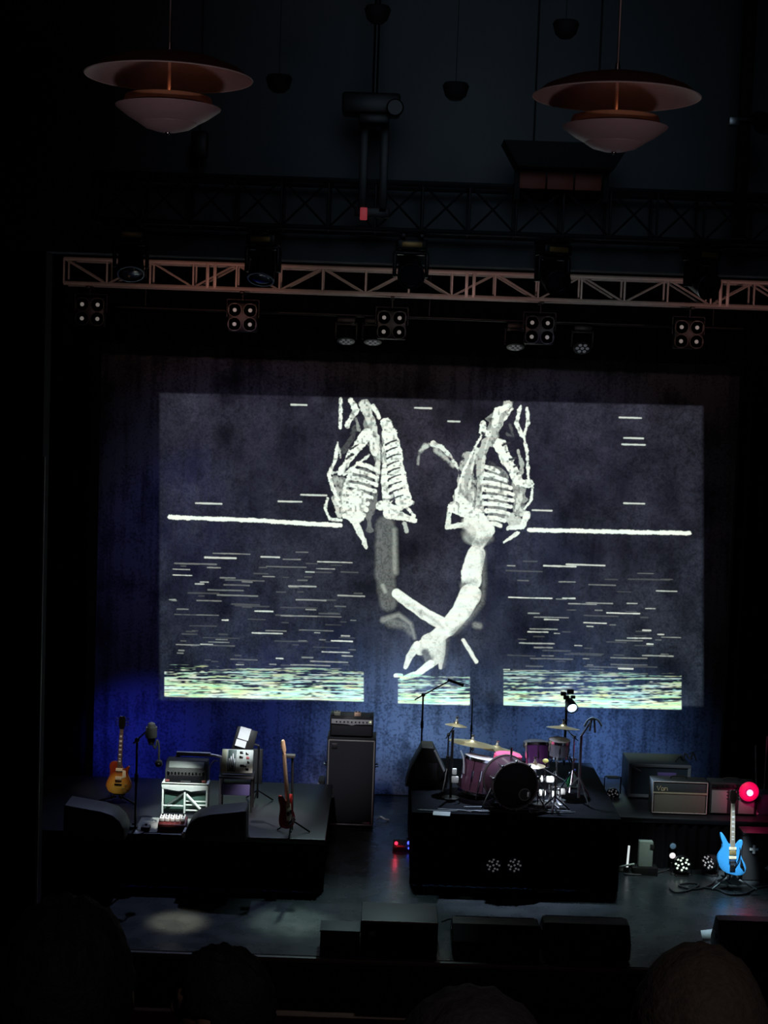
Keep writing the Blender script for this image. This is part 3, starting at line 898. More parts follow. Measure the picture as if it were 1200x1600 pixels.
# ------------------------------------------------------------------ pendant lamps
mauve = mat('mauve_enamel', (0.36, 0.265, 0.285), 0.42, noise=0.08)
dark_red_enamel = mat('dull_red_enamel', (0.22, 0.1, 0.1), 0.5)
inner_enamel = mat('inner_enamel', (0.32, 0.245, 0.255), 0.45)
def pendant(label, px, py, Y):
    c = P(px, py, Y)                    # centre of the big shade's rim
    t = thing('pendant_lamp', label, 'pendant lamp', c, (0, 0, 0), 'layered pendant lamps under the ceiling')
    k = Y / FPX                         # metres per photo pixel at this depth
    r = 128 * k
    bm = NB(); lathe(bm, [(r, 0), (r * 0.86, 14 * k), (r * 0.62, 26 * k), (r * 0.3, 35 * k), (8 * k, 39 * k)], 64); top = obj('upper_shade', bm, dark_red_enamel, t)
    bm = NB(); lathe(bm, [(r * 0.995, -0.5 * k), (r * 0.86, 12 * k), (r * 0.62, 24 * k), (r * 0.3, 32 * k), (8 * k, 36 * k)], 64); obj('inner_face', bm, inner_enamel, top)
    bm = NB(); lathe(bm, [(r, -1.2 * k), (r + 1.2 * k, 0), (r, 1.2 * k), (r - 1.2 * k, 0)], 64, close=True); obj('rim', bm, mat('pale_rim', (0.5, 0.45, 0.45), 0.4), top)
    bm = NB(); cyl(bm, (0, 0, -60 * k), (0, 0, 44 * k), 3 * k, n=12); obj('stem', bm, mat('copper_stem', (0.55, 0.35, 0.28), 0.35, 0.5), t)
    # lower stack of shades
    bm = NB(); lathe(bm, [(66 * k, -30 * k), (69 * k, -41 * k), (60 * k, -44 * k), (20 * k, -46 * k)], 48); obj('middle_shade', bm, mat('orange_enamel', (0.62, 0.3, 0.16), 0.45), t)
    bm = NB(); lathe(bm, [(81 * k, -45 * k), (80 * k, -47 * k), (62 * k, -60 * k), (44 * k, -70 * k), (40 * k, -70 * k), (60 * k, -57 * k), (78 * k, -45 * k)], 48, close=True); lo = obj('lower_shade', bm, mauve, t)
    bm = NB(); lathe(bm, [(68 * k, -42 * k), (66 * k, -47 * k), (40 * k, -68 * k)], 48); obj('inner_cone', bm, mauve, lo)
    bm = NB(); lathe(bm, [(46 * k, -66 * k), (45 * k, -70 * k), (34 * k, -77 * k), (16 * k, -82 * k), (0, -83 * k)], 40); bw = obj('bottom_bowl', bm, mauve, t)
    bm = NB(); ball(bm, (0, 0, -83 * k), 4 * k, n=10); obj('finial', bm, chrome, bw)
    bm = NB(); cyl(bm, (0, 0, 44 * k), (0, 0, 11.5 - c.z), 0.006, n=6); obj('cord', bm, steel, t)
    bm = NB(); cyl(bm, (0, 0, 38 * k), (0, 0, 52 * k), 5 * k, 3 * k, n=12); obj('cap', bm, steel, t)
    point('pendant_bulb', c + Vector((0, 0, -16 * k)), 0.07, (1, 0.6, 0.45), 0.01)
    point('pendant_bulb', c + Vector((0.03, -0.03, -26 * k)), 0.09, (1, 0.42, 0.2), 0.01)
pendant('layered mauve pendant lamp hanging at the upper left, lit dull orange inside', 264, 121, 7.0)
pendant('layered mauve pendant lamp hanging at the upper right above the black hood', 963, 152, 7.2)
# ------------------------------------------------------------------ risers
def riser(name, label, x0, x1, y0, y1, h, folds, deck=None):
    t = thing(name, label, 'stage riser', ((x0 + x1) / 2, y0, 0))
    w, d = x1 - x0, y1 - y0
    bm = NB(); box(bm, (0, d / 2 + 0.02, h - 0.03), (w, d, 0.06), 0.008); obj('deck', bm, deck or mat('riser_deck', (0.011, 0.012, 0.016), 0.36, noise=0.3, scale=4), t)
    def skirt(p0, p1, nrm, f):
        bm = NB()
        n = f * 6
        a, b2 = [], []
        for i in range(n + 1):
            q = Vector(p0).lerp(Vector(p1), i / n)
            q += Vector(nrm) * (0.02 * math.sin(i / 6 * 2 * PI))
            a.append(bm.verts.new((q.x, q.y, 0.004)))
            b2.append(bm.verts.new((q.x, q.y, h - 0.062)))
        for i in range(n):
            bm.faces.new((a[i], a[i + 1], b2[i + 1], b2[i]))
        obj('skirt', bm, black_cloth, t)
    skirt((-w / 2, 0.05, 0), (w / 2, 0.05, 0), (0, 1, 0), folds)
    skirt((-w / 2 + 0.03, 0.05, 0), (-w / 2 + 0.03, d, 0), (1, 0, 0), int(folds * d / w) + 2)
    skirt((w / 2 - 0.03, 0.05, 0), (w / 2 - 0.03, d, 0), (1, 0, 0), int(folds * d / w) + 2)
    for sx in (-1, 1):
        for yy in (0.15, d - 0.1):
            bm = NB(); cyl(bm, (sx * (w / 2 - 0.12), yy, 0), (sx * (w / 2 - 0.12), yy, h - 0.06), 0.025, n=8); obj('leg', bm, steel, t)
    return t
lx0, lx1 = -4.25, P(506, 1370, 18.0).x
riser('stage_riser', 'black skirted riser at the left carrying the sunburst guitar and effects table', lx0, lx1, 18.0, 20.55, LRISER, 30)
dx0, dx1 = P(641, 1340, 18.4).x, P(969, 1340, 18.4).x
riser('drum_riser', 'tall black skirted riser under the drum kit', dx0, dx1, 18.4, 21.2, DRISER, 22, mat('riser_carpet', (0.006, 0.0065, 0.009), 0.95, noise=0.6, scale=14, spec=0.1))
riser('stage_riser', 'black skirted riser at the right carrying the combo amplifiers', dx1 + 0.06, 6.4, 19.4, 21.4, RRISER, 26)

# ------------------------------------------------------------------ guitars
def sunburst():
    M = mat('sunburst_lacquer', (0.6, 0.3, 0.05), 0.22, noise=0.1, coat=0.6)
    nt = M.node_tree
    b = nt.nodes['Principled BSDF']
    tc = nt.nodes.new('ShaderNodeTexCoord')
    mp = nt.nodes.new('ShaderNodeMapping')
    mp.inputs['Location'].default_value = (0.0, 0, -0.17)
    mp.inputs['Scale'].default_value = (5.2, 0.0, 4.0)
    vm = nt.nodes.new('ShaderNodeVectorMath'); vm.operation = 'LENGTH'
    cr = nt.nodes.new('ShaderNodeValToRGB')
    mpl = cr.color_ramp.elements
    mpl[0].position, mpl[0].color = 0.25, (0.78, 0.5, 0.09, 1)
    mpl[1].position, mpl[1].color = 1.05, (0.22, 0.03, 0.01, 1)
    e = mpl.new(0.7); e.color = (0.62, 0.27, 0.04, 1)
    mp.vector_type = 'POINT'
    nt.links.new(tc.outputs['Object'], mp.inputs['Vector'])
    nt.links.new(mp.outputs['Vector'], vm.inputs[0])
    nt.links.new(vm.outputs['Value'], cr.inputs['Fac'])
    nt.links.new(cr.outputs['Color'], b.inputs['Base Color'])
    return M
rosewood = mat('rosewood', (0.09, 0.045, 0.03), 0.5, scale=60)
maple = mat('maple_neck', (0.62, 0.42, 0.26), 0.4, scale=25)
mahogany = mat('mahogany_back', (0.16, 0.05, 0.025), 0.35)
pearl = mat('pearl_inlay', (0.75, 0.75, 0.78), 0.3)
cream = mat('cream_plastic', (0.75, 0.66, 0.45), 0.4)
black_gloss = mat('black_gloss', (0.008, 0.008, 0.008), 0.2)
string_m = mat('steel_string', (0.6, 0.6, 0.6), 0.3, 0.9)
def guitar(name, label, outline, body_m, top_m, z_joint, L, neck_m, board_m, loc, rot, scale=1.0, cx=0.0, strings=6, thick=0.048, fittings=None, inlay='dots', head_m=None, six=True):
    t = thing(name, label, 'guitar', loc, rot, None)
    t.scale = (scale,) * 3
    loop = smooth_loop(outline, 4)
    bm = NB(); prism(bm, loop, 0, thick, 0.006); obj('body', bm, body_m, t)
    if top_m:
        c = Vector((sum(p[0] for p in loop) / len(loop), sum(p[1] for p in loop) / len(loop)))
        bm = NB(); prism(bm, [(c.x + (p[0] - c.x) * 0.975, c.y + (p[1] - c.y) * 0.98) for p in loop], -0.006, 0.001, 0.004); obj('top', bm, top_m, t)
    f = -0.008
    nut = L - 0.17
    bm = NB(); prism(bm, [(cx - 0.028, z_joint - 0.05), (cx + 0.028, z_joint - 0.05), (cx + 0.021, nut), (cx - 0.021, nut)], f, f + 0.026, 0.004); obj('neck', bm, neck_m, t)
    bm = NB(); prism(bm, [(cx - 0.029, z_joint - 0.1), (cx + 0.029, z_joint - 0.1), (cx + 0.0215, nut), (cx - 0.0215, nut)], f - 0.006, f, 0.001); fb = obj('fretboard', bm, board_m, t)
    scale_l = nut - z_joint * 0.42
    bm = NB()
    for k in range(1, 20):
        z = nut - scale_l * (1 - 2 ** (-k / 12))
        box(bm, (cx, f - 0.0068, z), (0.048, 0.0016, 0.003))
    obj('fret', bm, string_m, fb, kind='stuff')
    for k in (3, 5, 7, 9, 12, 15, 17):
        z = nut - scale_l * (1 - 2 ** (-(k - 0.5) / 12))
        bm = NB(); box(bm, (cx, f - 0.0066, z), (0.03 if inlay == 'blocks' else 0.012, 0.0012, 0.02 if inlay == 'blocks' else 0.012)); obj('inlay', bm, pearl, fb)
    if six:
        hp = [(cx - 0.022, nut), (cx + 0.022, nut), (cx + 0.043, nut + 0.05), (cx + 0.04, nut + 0.15), (cx + 0.02, nut + 0.17), (cx, nut + 0.158), (cx - 0.02, nut + 0.17), (cx - 0.04, nut + 0.15), (cx - 0.043, nut + 0.05)]
    else:
        hp = [(cx - 0.022, nut), (cx + 0.022, nut), (cx + 0.045, nut + 0.035), (cx + 0.03, nut + 0.1), (cx + 0.028, nut + 0.16), (cx + 0.005, nut + 0.18), (cx - 0.03, nut + 0.175), (cx - 0.045, nut + 0.13), (cx - 0.04, nut + 0.06)]
    bm = NB(); prism(bm, hp, f, f + 0.018, 0.003); hd = obj('headstock', bm, head_m or black_gloss, t)
    n_t = strings
    for i in range(n_t):
        if six:
            s, k = (-1, 1)[i % 2], i // 2
            p = (cx + s * 0.045, f + 0.009, nut + 0.055 + 0.04 * k)
            d = s * 0.025
        else:
            s, k = -1, i
            p = (cx - 0.042, f + 0.009, nut + 0.05 + 0.036 * k)
            d = -0.028
        bm = NB(); cyl(bm, p, (p[0] + d, p[1], p[2]), 0.004, n=6); box(bm, (p[0] + d * 1.2, p[1], p[2]), (0.012, 0.008, 0.016), 0.002); obj('tuner', bm, chrome, hd)
    bm = NB()
    zb = z_joint * 0.30
    for i in range(strings):
        u = (i + 0.5) / strings - 0.5
        tube(bm, [(cx + u * 0.052, f - 0.012, zb), (cx + u * 0.036, f - 0.009, nut)], 0.0011, 4)
    obj('strings', bm, string_m, t, kind='stuff')
    for nm, mm, geo in fittings or ():
        bm = NB(); geo(bm); obj(nm, bm, mm, t)
    return t
def B(c, s, bv=0.002):
    return lambda bm: box(bm, c, s, bv)
def K(x, z, r=0.012, h=0.016):
    return lambda bm: lathe(bm, [(0, 0), (r, 0), (r * 0.9, h), (0, h)], 14, Matrix.Translation((x, -0.006, z)) @ Matrix.Rotation(PI / 2, 4, 'X'))
LP = [(0.0, 0.0), (0.09, 0.008), (0.148, 0.06), (0.162, 0.13), (0.135, 0.20), (0.108, 0.255), (0.115, 0.30), (0.128, 0.345), (0.112, 0.362), (0.085, 0.335), (0.05, 0.315), (0.032, 0.34), (0.02, 0.385),
      (-0.025, 0.40), (-0.075, 0.415), (-0.118, 0.392), (-0.132, 0.34), (-0.115, 0.27), (-0.132, 0.205), (-0.162, 0.13), (-0.15, 0.06), (-0.09, 0.008)]
fit = [('pickup', cream, B((0, -0.012, 0.31), (0.085, 0.016, 0.04))), ('pickup', cream, B((0, -0.012, 0.205), (0.085, 0.016, 0.04))),
       ('bridge', chrome, B((0, -0.014, 0.165), (0.085, 0.014, 0.014))), ('tailpiece', chrome, B((0, -0.014, 0.125), (0.095, 0.016, 0.018))),
       ('pickguard', cream, lambda bm: prism(bm, [(0.045, 0.2), (0.095, 0.22), (0.085, 0.3), (0.045, 0.31)], -0.012, -0.009, 0.0005)),
       ('knob', mat('amber_knob', (0.75, 0.55, 0.2), 0.3), K(0.10, 0.125)), ('knob', MATS['amber_knob'], K(0.125, 0.075)), ('knob', MATS['amber_knob'], K(0.065, 0.085)), ('knob', MATS['amber_knob'], K(0.09, 0.04))]
def a_stand(label, loc, rz, h_cradle, hgt, depth=0.30, spread=0.26, leg_m=None):
    t = thing('guitar_stand', label, 'guitar stand', loc, (0, 0, rz))
    for s in (-1, 1):
        bm = NB(); tube(bm, [(s * 0.035, 0.05, h_cradle - 0.03), (s * spread, -0.12, 0.008)], 0.011, 7); obj('leg', bm, leg_m or black_metal, t)
        bm = NB(); tube(bm, smooth_path([(s * 0.05, 0.045, h_cradle + 0.02), (s * 0.06, -0.03, h_cradle - 0.022), (s * 0.06, -0.075, h_cradle - 0.02), (s * 0.06, -0.09, h_cradle + 0.02)], 4), 0.009, 6); obj('cradle_arm', bm, rubber, t)
    bm = NB(); tube(bm, [(0, 0.10, hgt), (0, depth, 0.008)], 0.011, 7); obj('leg', bm, black_metal, t)
    bm = NB(); cyl(bm, (0, 0.078, h_cradle - 0.05), (0, 0.09 + 0.14 * (hgt + 0.06), hgt + 0.06), 0.012); obj('post', bm, black_metal, t)
    bm = NB(); box(bm, (0, 0.08, h_cradle + 0.0), (0.14, 0.03, 0.03), 0.006); obj('cradle_bar', bm, black_metal, t)
    return t
# sunburst guitar on the left riser
g = on(184, 1252, LRISER)
guitar('electric_guitar', 'sunburst electric guitar with a dark headstock standing at the far left', LP, mahogany, sunburst(), 0.385, 0.99, mahogany, rosewood,
       (g.x, g.y, LRISER + 0.09), (R(-8), 0, R(-6)), 0.97, fittings=fit, inlay='blocks')
a_stand('black folding stand holding the sunburst guitar', (g.x, g.y, LRISER), R(-6), 0.075, 0.26)
# blue guitar at the right front
blue_m = mat('blue_metallic_lacquer', (0.05, 0.33, 0.75), 0.25, 0.15, noise=0.12, scale=40, coat=0.8)
BLUE = [(0.0, 0.0), (0.06, -0.012), (0.125, -0.006), (0.168, 0.04), (0.165, 0.11), (0.125, 0.19), (0.10, 0.26), (0.112, 0.33), (0.128, 0.385), (0.118, 0.42), (0.085, 0.41), (0.06, 0.375),
        (0.03, 0.355), (-0.03, 0.36), (-0.065, 0.40), (-0.10, 0.46), (-0.135, 0.505), (-0.15, 0.49), (-0.142, 0.43), (-0.12, 0.36), (-0.135, 0.30), (-0.172, 0.245), (-0.185, 0.18), (-0.155, 0.09), (-0.09, 0.025)]
fitb = [('pickup', cream, B((0, -0.01, 0.315), (0.09, 0.014, 0.035))), ('pickup', mat('gold_pickup', (0.55, 0.4, 0.15), 0.4, 0.7), B((0, -0.01, 0.262), (0.085, 0.014, 0.05))), ('pickup', cream, B((0, -0.01, 0.205), (0.09, 0.014, 0.035))),
        ('bridge', chrome, B((0, -0.012, 0.15), (0.09, 0.012, 0.03))), ('tremolo_plate', chrome, B((0, -0.009, 0.08), (0.07, 0.006, 0.085))),
        ('tremolo_arm', chrome, lambda bm: tube(bm, smooth_path([(0.03, -0.016, 0.10), (0.07, -0.03, 0.19), (0.085, -0.035, 0.29), (0.08, -0.035, 0.33)], 4), 0.006, 6)),
        ('control_plate', black_gloss, lambda bm: prism(bm, [(0.095, 0.10), (0.14, 0.05), (0.15, 0.07), (0.115, 0.17), (0.10, 0.2)], -0.012, -0.008, 0.0005)),
        ('knob', black_gloss, K(0.12, 0.11)), ('knob', black_gloss, K(0.135, 0.075)), ('strap_button', chrome, lambda bm: ball(bm, (-0.01, 0.02, -0.008), 0.01, n=8))]
g2 = on(1143, 1386, 0)
guitar('electric_guitar', 'bright blue offset-bodied electric guitar with a long pointed horn at the right front', BLUE, blue_m, None, 0.37, 1.03, maple, mat('pale_fretboard', (0.3, 0.26, 0.2), 0.5), (g2.x, g2.y, 0.155), (R(-8), 0, R(4)), 0.98,
       fittings=fitb, inlay='blocks', head_m=mat('dark_walnut', (0.07, 0.045, 0.04), 0.4))
a_stand('black tripod stand holding the blue guitar', (g2.x, g2.y, 0), R(4), 0.14, 0.34, 0.3, 0.27, mat('grey_stand_leg', (0.22, 0.25, 0.27), 0.4, 0.3))
# red bass on the left riser, seen from its edge
BASS = [(0.0, 0.0), (0.09, 0.0), (0.155, 0.05), (0.16, 0.12), (0.125, 0.19), (0.11, 0.25), (0.125, 0.32), (0.14, 0.375), (0.125, 0.40), (0.09, 0.375), (0.045, 0.345), (0.0, 0.35), (-0.04, 0.36), (-0.075, 0.41), (-0.12, 0.465), (-0.145, 0.455),
        (-0.14, 0.40), (-0.12, 0.33), (-0.13, 0.26), (-0.165, 0.19), (-0.165, 0.11), (-0.12, 0.04)]
g3 = on(452, 1309, LRISER)
red_m = mat('red_lacquer', (0.42, 0.035, 0.03), 0.28, coat=0.6)
guitar('bass_guitar', 'red bass guitar with a pale maple neck leaning beside the tall cabinet', BASS, red_m, None, 0.37, 1.13, maple, maple, (g3.x, g3.y, LRISER + 0.11), (R(-3), R(-6.5), R(66)), 0.93, strings=4, six=False,
       head_m=maple, fittings=[('pickguard', cream, lambda bm: prism(bm, [(-0.06, 0.12), (0.08, 0.1), (0.07, 0.3), (-0.05, 0.33)], -0.004, -0.001, 0.0005)), ('pickup', black_gloss, B((0, -0.01, 0.2), (0.1, 0.016, 0.05))),
                               ('bridge', chrome, B((0, -0.01, 0.08), (0.08, 0.014, 0.05))), ('knob', chrome, K(0.1, 0.1)), ('knob', chrome, K(0.12, 0.07))])
t = thing('guitar_stand', 'black tall stand gripping the neck of the red bass', 'guitar stand', (g3.x + 0.02, g3.y + 0.16, LRISER))
bm = NB(); cyl(bm, (0, 0, 0.05), (-0.02, 0, 0.92), 0.014); obj('post', bm, black_metal, t)
for a in (0.4, 2.5, 4.6):
    bm = NB(); tube(bm, [(0, 0, 0.16), (0.22 * math.cos(a), 0.22 * math.sin(a), 0.008)], 0.011, 6); obj('leg', bm, black_metal, t)
bm = NB(); box(bm, (-0.05, -0.05, 0.93), (0.13, 0.09, 0.035), 0.008); obj('neck_grip', bm, rubber, t)
bm = NB(); tube(bm, [(0, 0, 0.14), (0.0, -0.1, 0.10), (0.0, -0.2, 0.08)], 0.01, 6); obj('cradle_arm', bm, rubber, t)

# ------------------------------------------------------------------ bass stack
g = on(545, 1294, 0)
cw, ch, cdp = 0.645, 1.215, 0.40
t = thing('speaker_cabinet', 'tall black bass cabinet with a dark grille and grey piping', 'speaker cabinet', (g.x, g.y, 0))
bm = NB(); box(bm, (0, cdp / 2 + 0.012, ch / 2 + 0.02), (cw, cdp, ch - 0.04), 0.012); obj('cabinet', bm, black_tolex, t)
bm = NB(); box(bm, (0, 0.006, ch / 2 + 0.015), (cw - 0.06, 0.02, ch - 0.12), 0.004); obj('grille', bm, dark_grille, t)
def frame(bm, w, z0, z1, y, r):
    for a, b2 in (((-w / 2, y, z0), (w / 2, y, z0)), ((-w / 2, y, z1), (w / 2, y, z1)), ((-w / 2, y, z0), (-w / 2, y, z1)), ((w / 2, y, z0), (w / 2, y, z1))):
        cyl(bm, a, b2, r, n=6)
bm = NB(); frame(bm, cw - 0.045, 0.05, ch - 0.04, -0.002, 0.009); obj('piping', bm, piping, t)
bm = NB(); box(bm, (-cw / 2 + 0.1, -0.008, ch - 0.115), (0.075, 0.01, 0.07), 0.003); obj('badge', bm, steel, t)
bm = NB(); box(bm, (cw / 2 - 0.1, -0.008, 0.075), (0.1, 0.01, 0.022), 0.003); obj('badge', bm, steel, t)
for s in (-1, 1):
    for q in (-1, 1):
        bm = NB(); cyl(bm, (s * 0.26, 0.2 + q * 0.14, 0), (s * 0.26, 0.2 + q * 0.14, 0.025), 0.02); obj('foot', bm, rubber, t)
    bm = NB(); tube(bm, smooth_path([(s * (cw / 2 + 0.005), 0.14, 0.8), (s * (cw / 2 + 0.035), 0.17, 0.81), (s * (cw / 2 + 0.035), 0.26, 0.81), (s * (cw / 2 + 0.005), 0.29, 0.8)], 3), 0.01, 6); obj('handle', bm, chrome, t)
hx = P(549, 1148, g.y).x
t = thing('amplifier_head', 'black bass amplifier head with a pale control strip on the tall cabinet', 'amplifier', (hx, g.y + 0.02, ch))
hw, hh = 0.575, 0.275
bm = NB(); box(bm, (0, 0.16, hh / 2 + 0.006), (hw, 0.32, hh - 0.012), 0.012); obj('case', bm, black_tolex, t)
bm = NB(); box(bm, (0, -0.004, 0.09), (hw - 0.05, 0.014, 0.13), 0.004); obj('grille', bm, dark_grille, t)
panel_m = mat('silver_panel', (0.72, 0.74, 0.74), 0.4, 0.2, noise=0.08)
bm = NB(); prism(bm, [(-hw / 2 + 0.02, hh - 0.035), (hw / 2 - 0.02, hh - 0.035), (hw / 2 - 0.02, hh - 0.095), (0.06, hh - 0.095), (0, hh - 0.115), (-0.06, hh - 0.095), (-hw / 2 + 0.02, hh - 0.095)], -0.018, 0.0, 0.002); pn = obj('control_panel', bm, panel_m, t)
for i in range(9):
    bm = NB(); lathe(bm, [(0, 0), (0.011, 0), (0.009, 0.012), (0, 0.012)], 10, Matrix.Translation((-0.2 + i * 0.05, -0.018, hh - 0.068)) @ Matrix.Rotation(PI / 2, 4, 'X')); obj('knob', bm, black_gloss, pn)
bm = NB(); box(bm, (0.245, -0.02, hh - 0.06), (0.018, 0.008, 0.018), 0.002); obj('power_lamp', bm, mat('yellow_lamp', (0.6, 0.6, 0.3), 0.4, emit=(0.9, 1, 0.5), estr=0.8), pn)
for s in (-1, 1):
    bm = NB(); box(bm, (s * (hw / 2 - 0.03), 0.16, hh + 0.004), (0.05, 0.3, 0.008), 0.002); obj('corner_strip', bm, black_metal, t)
for px, col, nm, lb in ((527, (0.5, 0.52, 0.4), 'effects_pedal', 'small grey box at the left on top of the bass head'), (559, (0.6, 0.4, 0.3), 'effects_pedal', 'small coppery box at the right on top of the bass head')):
    q = P(px, 1117, g.y + 0.12)
    tt = thing(nm, lb, 'effects pedal', (q.x, g.y + 0.13, ch + hh - 0.002))
    bm = NB(); box(bm, (0, 0, 0.022), (0.085, 0.12, 0.044), 0.006); obj('case', bm, mat('pedal_' + nm + str(px), col, 0.4, 0.3), tt)
    bm = NB(); cyl(bm, (-0.02, -0.02, 0.044), (-0.02, -0.02, 0.058), 0.012); obj('knob', bm, chrome, tt)
    bm = NB(); cyl(bm, (0.02, -0.02, 0.044), (0.02, -0.02, 0.058), 0.012); obj('knob', bm, chrome, tt)
# short pale rod standing beside the cabinet
q = on(499, 1288, 0)
t = thing('instrument_case', 'narrow dark case with a pale edge standing left of the tall cabinet', 'case', (q.x + 0.01, q.y + 0.1, 0))
bm = NB(); box(bm, (0, 0.06, 0.3), (0.09, 0.3, 0.58), 0.02); obj('shell', bm, black_tolex, t)
bm = NB(); box(bm, (-0.04, -0.095, 0.3), (0.022, 0.02, 0.52), 0.006); obj('edge_strip', bm, piping, t)
q = on(598, 1283, 0)
bm = NB(); tube(bm, smooth_path([(-0.08, 0, 0.02), (-0.03, 0.03, 0.05), (0.03, -0.02, 0.03), (0.08, 0.02, 0.015)], 5), 0.013, 6)
o = obj('cloth_rag', bm, white_plastic, None, q); tag(o, 'small crumpled pale rag on the floor beside the tall cabinet', 'cloth')

# ------------------------------------------------------------------ left riser: microphone, amplifier, table, music stand
def mic_stand(label, base, h, boom_to=None, radius=0.011, legs=True, name='microphone_stand'):
    t = thing(name, label, 'microphone stand', base)
    if not legs:
        bm = NB(); lathe(bm, [(0, 0), (0.1, 0), (0.1, 0.014), (0.03, 0.03), (0, 0.05)], 24); obj('base', bm, black_metal, t)
    if legs:
        for a in (0.5, 2.6, 4.7):
            bm = NB(); tube(bm, [(0, 0, 0.12), (0.16 * math.cos(a + 1.2), 0.16 * math.sin(a + 1.2), 0.008)], 0.009, 6); obj('leg', bm, black_metal, t)
    bm = NB(); cyl(bm, (0, 0, 0.05), (0, 0, h), radius, n=8); obj('pole', bm, black_metal, t)
    bm = NB(); cyl(bm, (0, 0, h * 0.55), (0, 0, h * 0.55 + 0.09), radius * 1.7, n=8); obj('clutch', bm, rubber, t)
    if boom_to is not None:
        d = Vector(boom_to)
        bm = NB(); tube(bm, [Vector((0, 0, h)) - d * 0.3, Vector((0, 0, h)) + d], radius * 0.8, 7); obj('boom', bm, black_metal, t)
        bm = NB(); ball(bm, (0, 0, h), radius * 2.2, n=8); obj('joint', bm, black_metal, t)
    return t
b0 = on(211, 1301, LRISER)
top = P(213, 1156, b0.y)
tip = P(233, 1137, b0.y)
mic_stand('black boom microphone stand at the front of the left riser', b0, top.z - LRISER, (tip.x - top.x, 0, tip.z - top.z), 0.013, False)
mc = P(237, 1147, b0.y)
t = thing('microphone', 'black studio microphone with a hanging cable on the boom stand', 'microphone', (mc.x, b0.y - 0.03, mc.z))
bm = NB(); lathe(bm, [(0, -0.12), (0.03, -0.115), (0.045, -0.06), (0.048, 0.08), (0.04, 0.13), (0, 0.15)], 16); obj('body', bm, rubber, t)
bm = NB(); lathe(bm, [(0.056, -0.03), (0.066, -0.03), (0.066, 0.09), (0.056, 0.09)], 16, close=True); obj('shock_mount', bm, rubber, t)
bm = NB(); tube(bm, smooth_path([(0.02, 0, -0.11), (0.05, 0, -0.16), (0.07, 0, -0.06), (0.09, 0.02, -0.16), (0.09, 0.02, -0.30)], 5), 0.011, 6); obj('cable', bm, rubber, t)
bm = NB(); ball(bm, (0.09, 0.02, -0.335), 0.045, n=12); bl = obj('foam_ball', bm, rubber, t)
bm = NB(); box(bm, (0.08, -0.026, -0.335), (0.05, 0.012, 0.02), 0.003); obj('chrome_clip', bm, chrome, bl)
bm = NB(); box(bm, (-0.051, -0.04, 0.03), (0.012, 0.02, 0.12), 0.003); obj('side_bracket', bm, steel, t)
# pale framed table with the black amplifier
b1 = on(288, 1272, LRISER)
k1 = b1.y / FPX
t = thing('equipment_stand', 'pale cross-braced metal stand under the small black amplifier', 'stand', b1)
tw, th = 74 * k1, 50 * k1
pale = mat('pale_metal_frame', (0.7, 0.74, 0.72), 0.4, 0.2)
bm = NB(); prism(bm, [(-tw / 2, th), (tw / 2, th), (tw / 2, th - 0.07), (0.07, th - 0.1), (0, th - 0.075), (-0.07, th - 0.1), (-tw / 2, th - 0.07)], -0.01, 0.02, 0.003); obj('front_board', bm, pale, t)
bm = NB(); box(bm, (0, 0.1, th - 0.012), (tw, 0.22, 0.02), 0.003); obj('shelf', bm, pale, t)
for s in (-1, 1):
    for yy in (0.005, 0.19):
        bm = NB(); box(bm, (s * (tw / 2 - 0.015), yy, (th - 0.02) / 2), (0.022, 0.022, th - 0.02), 0.003); obj('leg', bm, pale, t)
bm = NB(); box(bm, (0.0, 0.0, th / 2 - 0.05), (0.022, 0.02, th - 0.12), 0.003); obj('centre_post', bm, pale, t)
for z in (0.05, 0.115, 0.16):
    bm = NB(); box(bm, (tw / 4, 0.0, z), (tw / 2 - 0.03, 0.014, 0.016), 0.002); obj('rail', bm, pale, t)
bm = NB(); box(bm, (-tw / 4, 0.0, 0.1), (tw / 2 - 0.03, 0.014, 0.016), 0.002); obj('rail', bm, pale, t)
bm = NB(); tube(bm, [(0.02, -0.02, th - 0.13), (tw / 2 - 0.03, -0.03, 0.02)], 0.016, 8); obj('diagonal_brace', bm, pale, t)
bm = NB(); tube(bm, [(-0.02, 0.01, th - 0.13), (-tw / 2 + 0.06, 0.01, 0.1)], 0.01, 8); obj('diagonal_brace', bm, steel, t)
bm = NB(); box(bm, (0, 0.11, th / 2 - 0.06), (tw - 0.06, 0.14, th - 0.16), 0.01); obj('inner_case', bm, mat('dark_green_case', (0.03, 0.07, 0.055), 0.6), t)
ax, aw = P(290, 1210, b1.y).x, 66 * k1
t = thing('amplifier_head', 'small black amplifier with a row of silver knobs on the pale stand', 'amplifier', (ax, b1.y + 0.02, LRISER + th))
bm = NB(); prism_x(bm, [(0.0, 0.0), (0.27, 0.0), (0.27, 0.25), (0.09, 0.25), (0.0, 0.14)], -aw / 2, aw / 2, 0.008); obj('case', bm, mat('amplifier_black', (0.006, 0.006, 0.007), 0.6), t)
bm = NB(); box(bm, (0, 0.01, 0), (aw * 0.84, 0.085, 0.004), 0.001, Matrix.Translation((0, 0.044, 0.2)) @ Matrix.Rotation(math.atan2(0.11, 0.09), 4, 'X')); pnl = obj('control_panel', bm, mat('grey_green_panel', (0.12, 0.135, 0.125), 0.5), t)
for i in range(11):
    r = 0.018 if i in (0, 10) else 0.011
    bm = NB(); lathe(bm, [(0, 0), (r, 0), (r * 0.85, 0.02), (0, 0.02)], 10, Matrix.Translation((-aw * 0.42 + aw * 0.084 * i, 0.005, 0.125)) @ Matrix.Rotation(PI / 2, 4, 'X')); obj('knob', bm, chrome, pnl)
bm = NB(); box(bm, (0, -0.004, 0.05), (aw * 0.9, 0.01, 0.075), 0.003); obj('grille', bm, black_cloth, t)
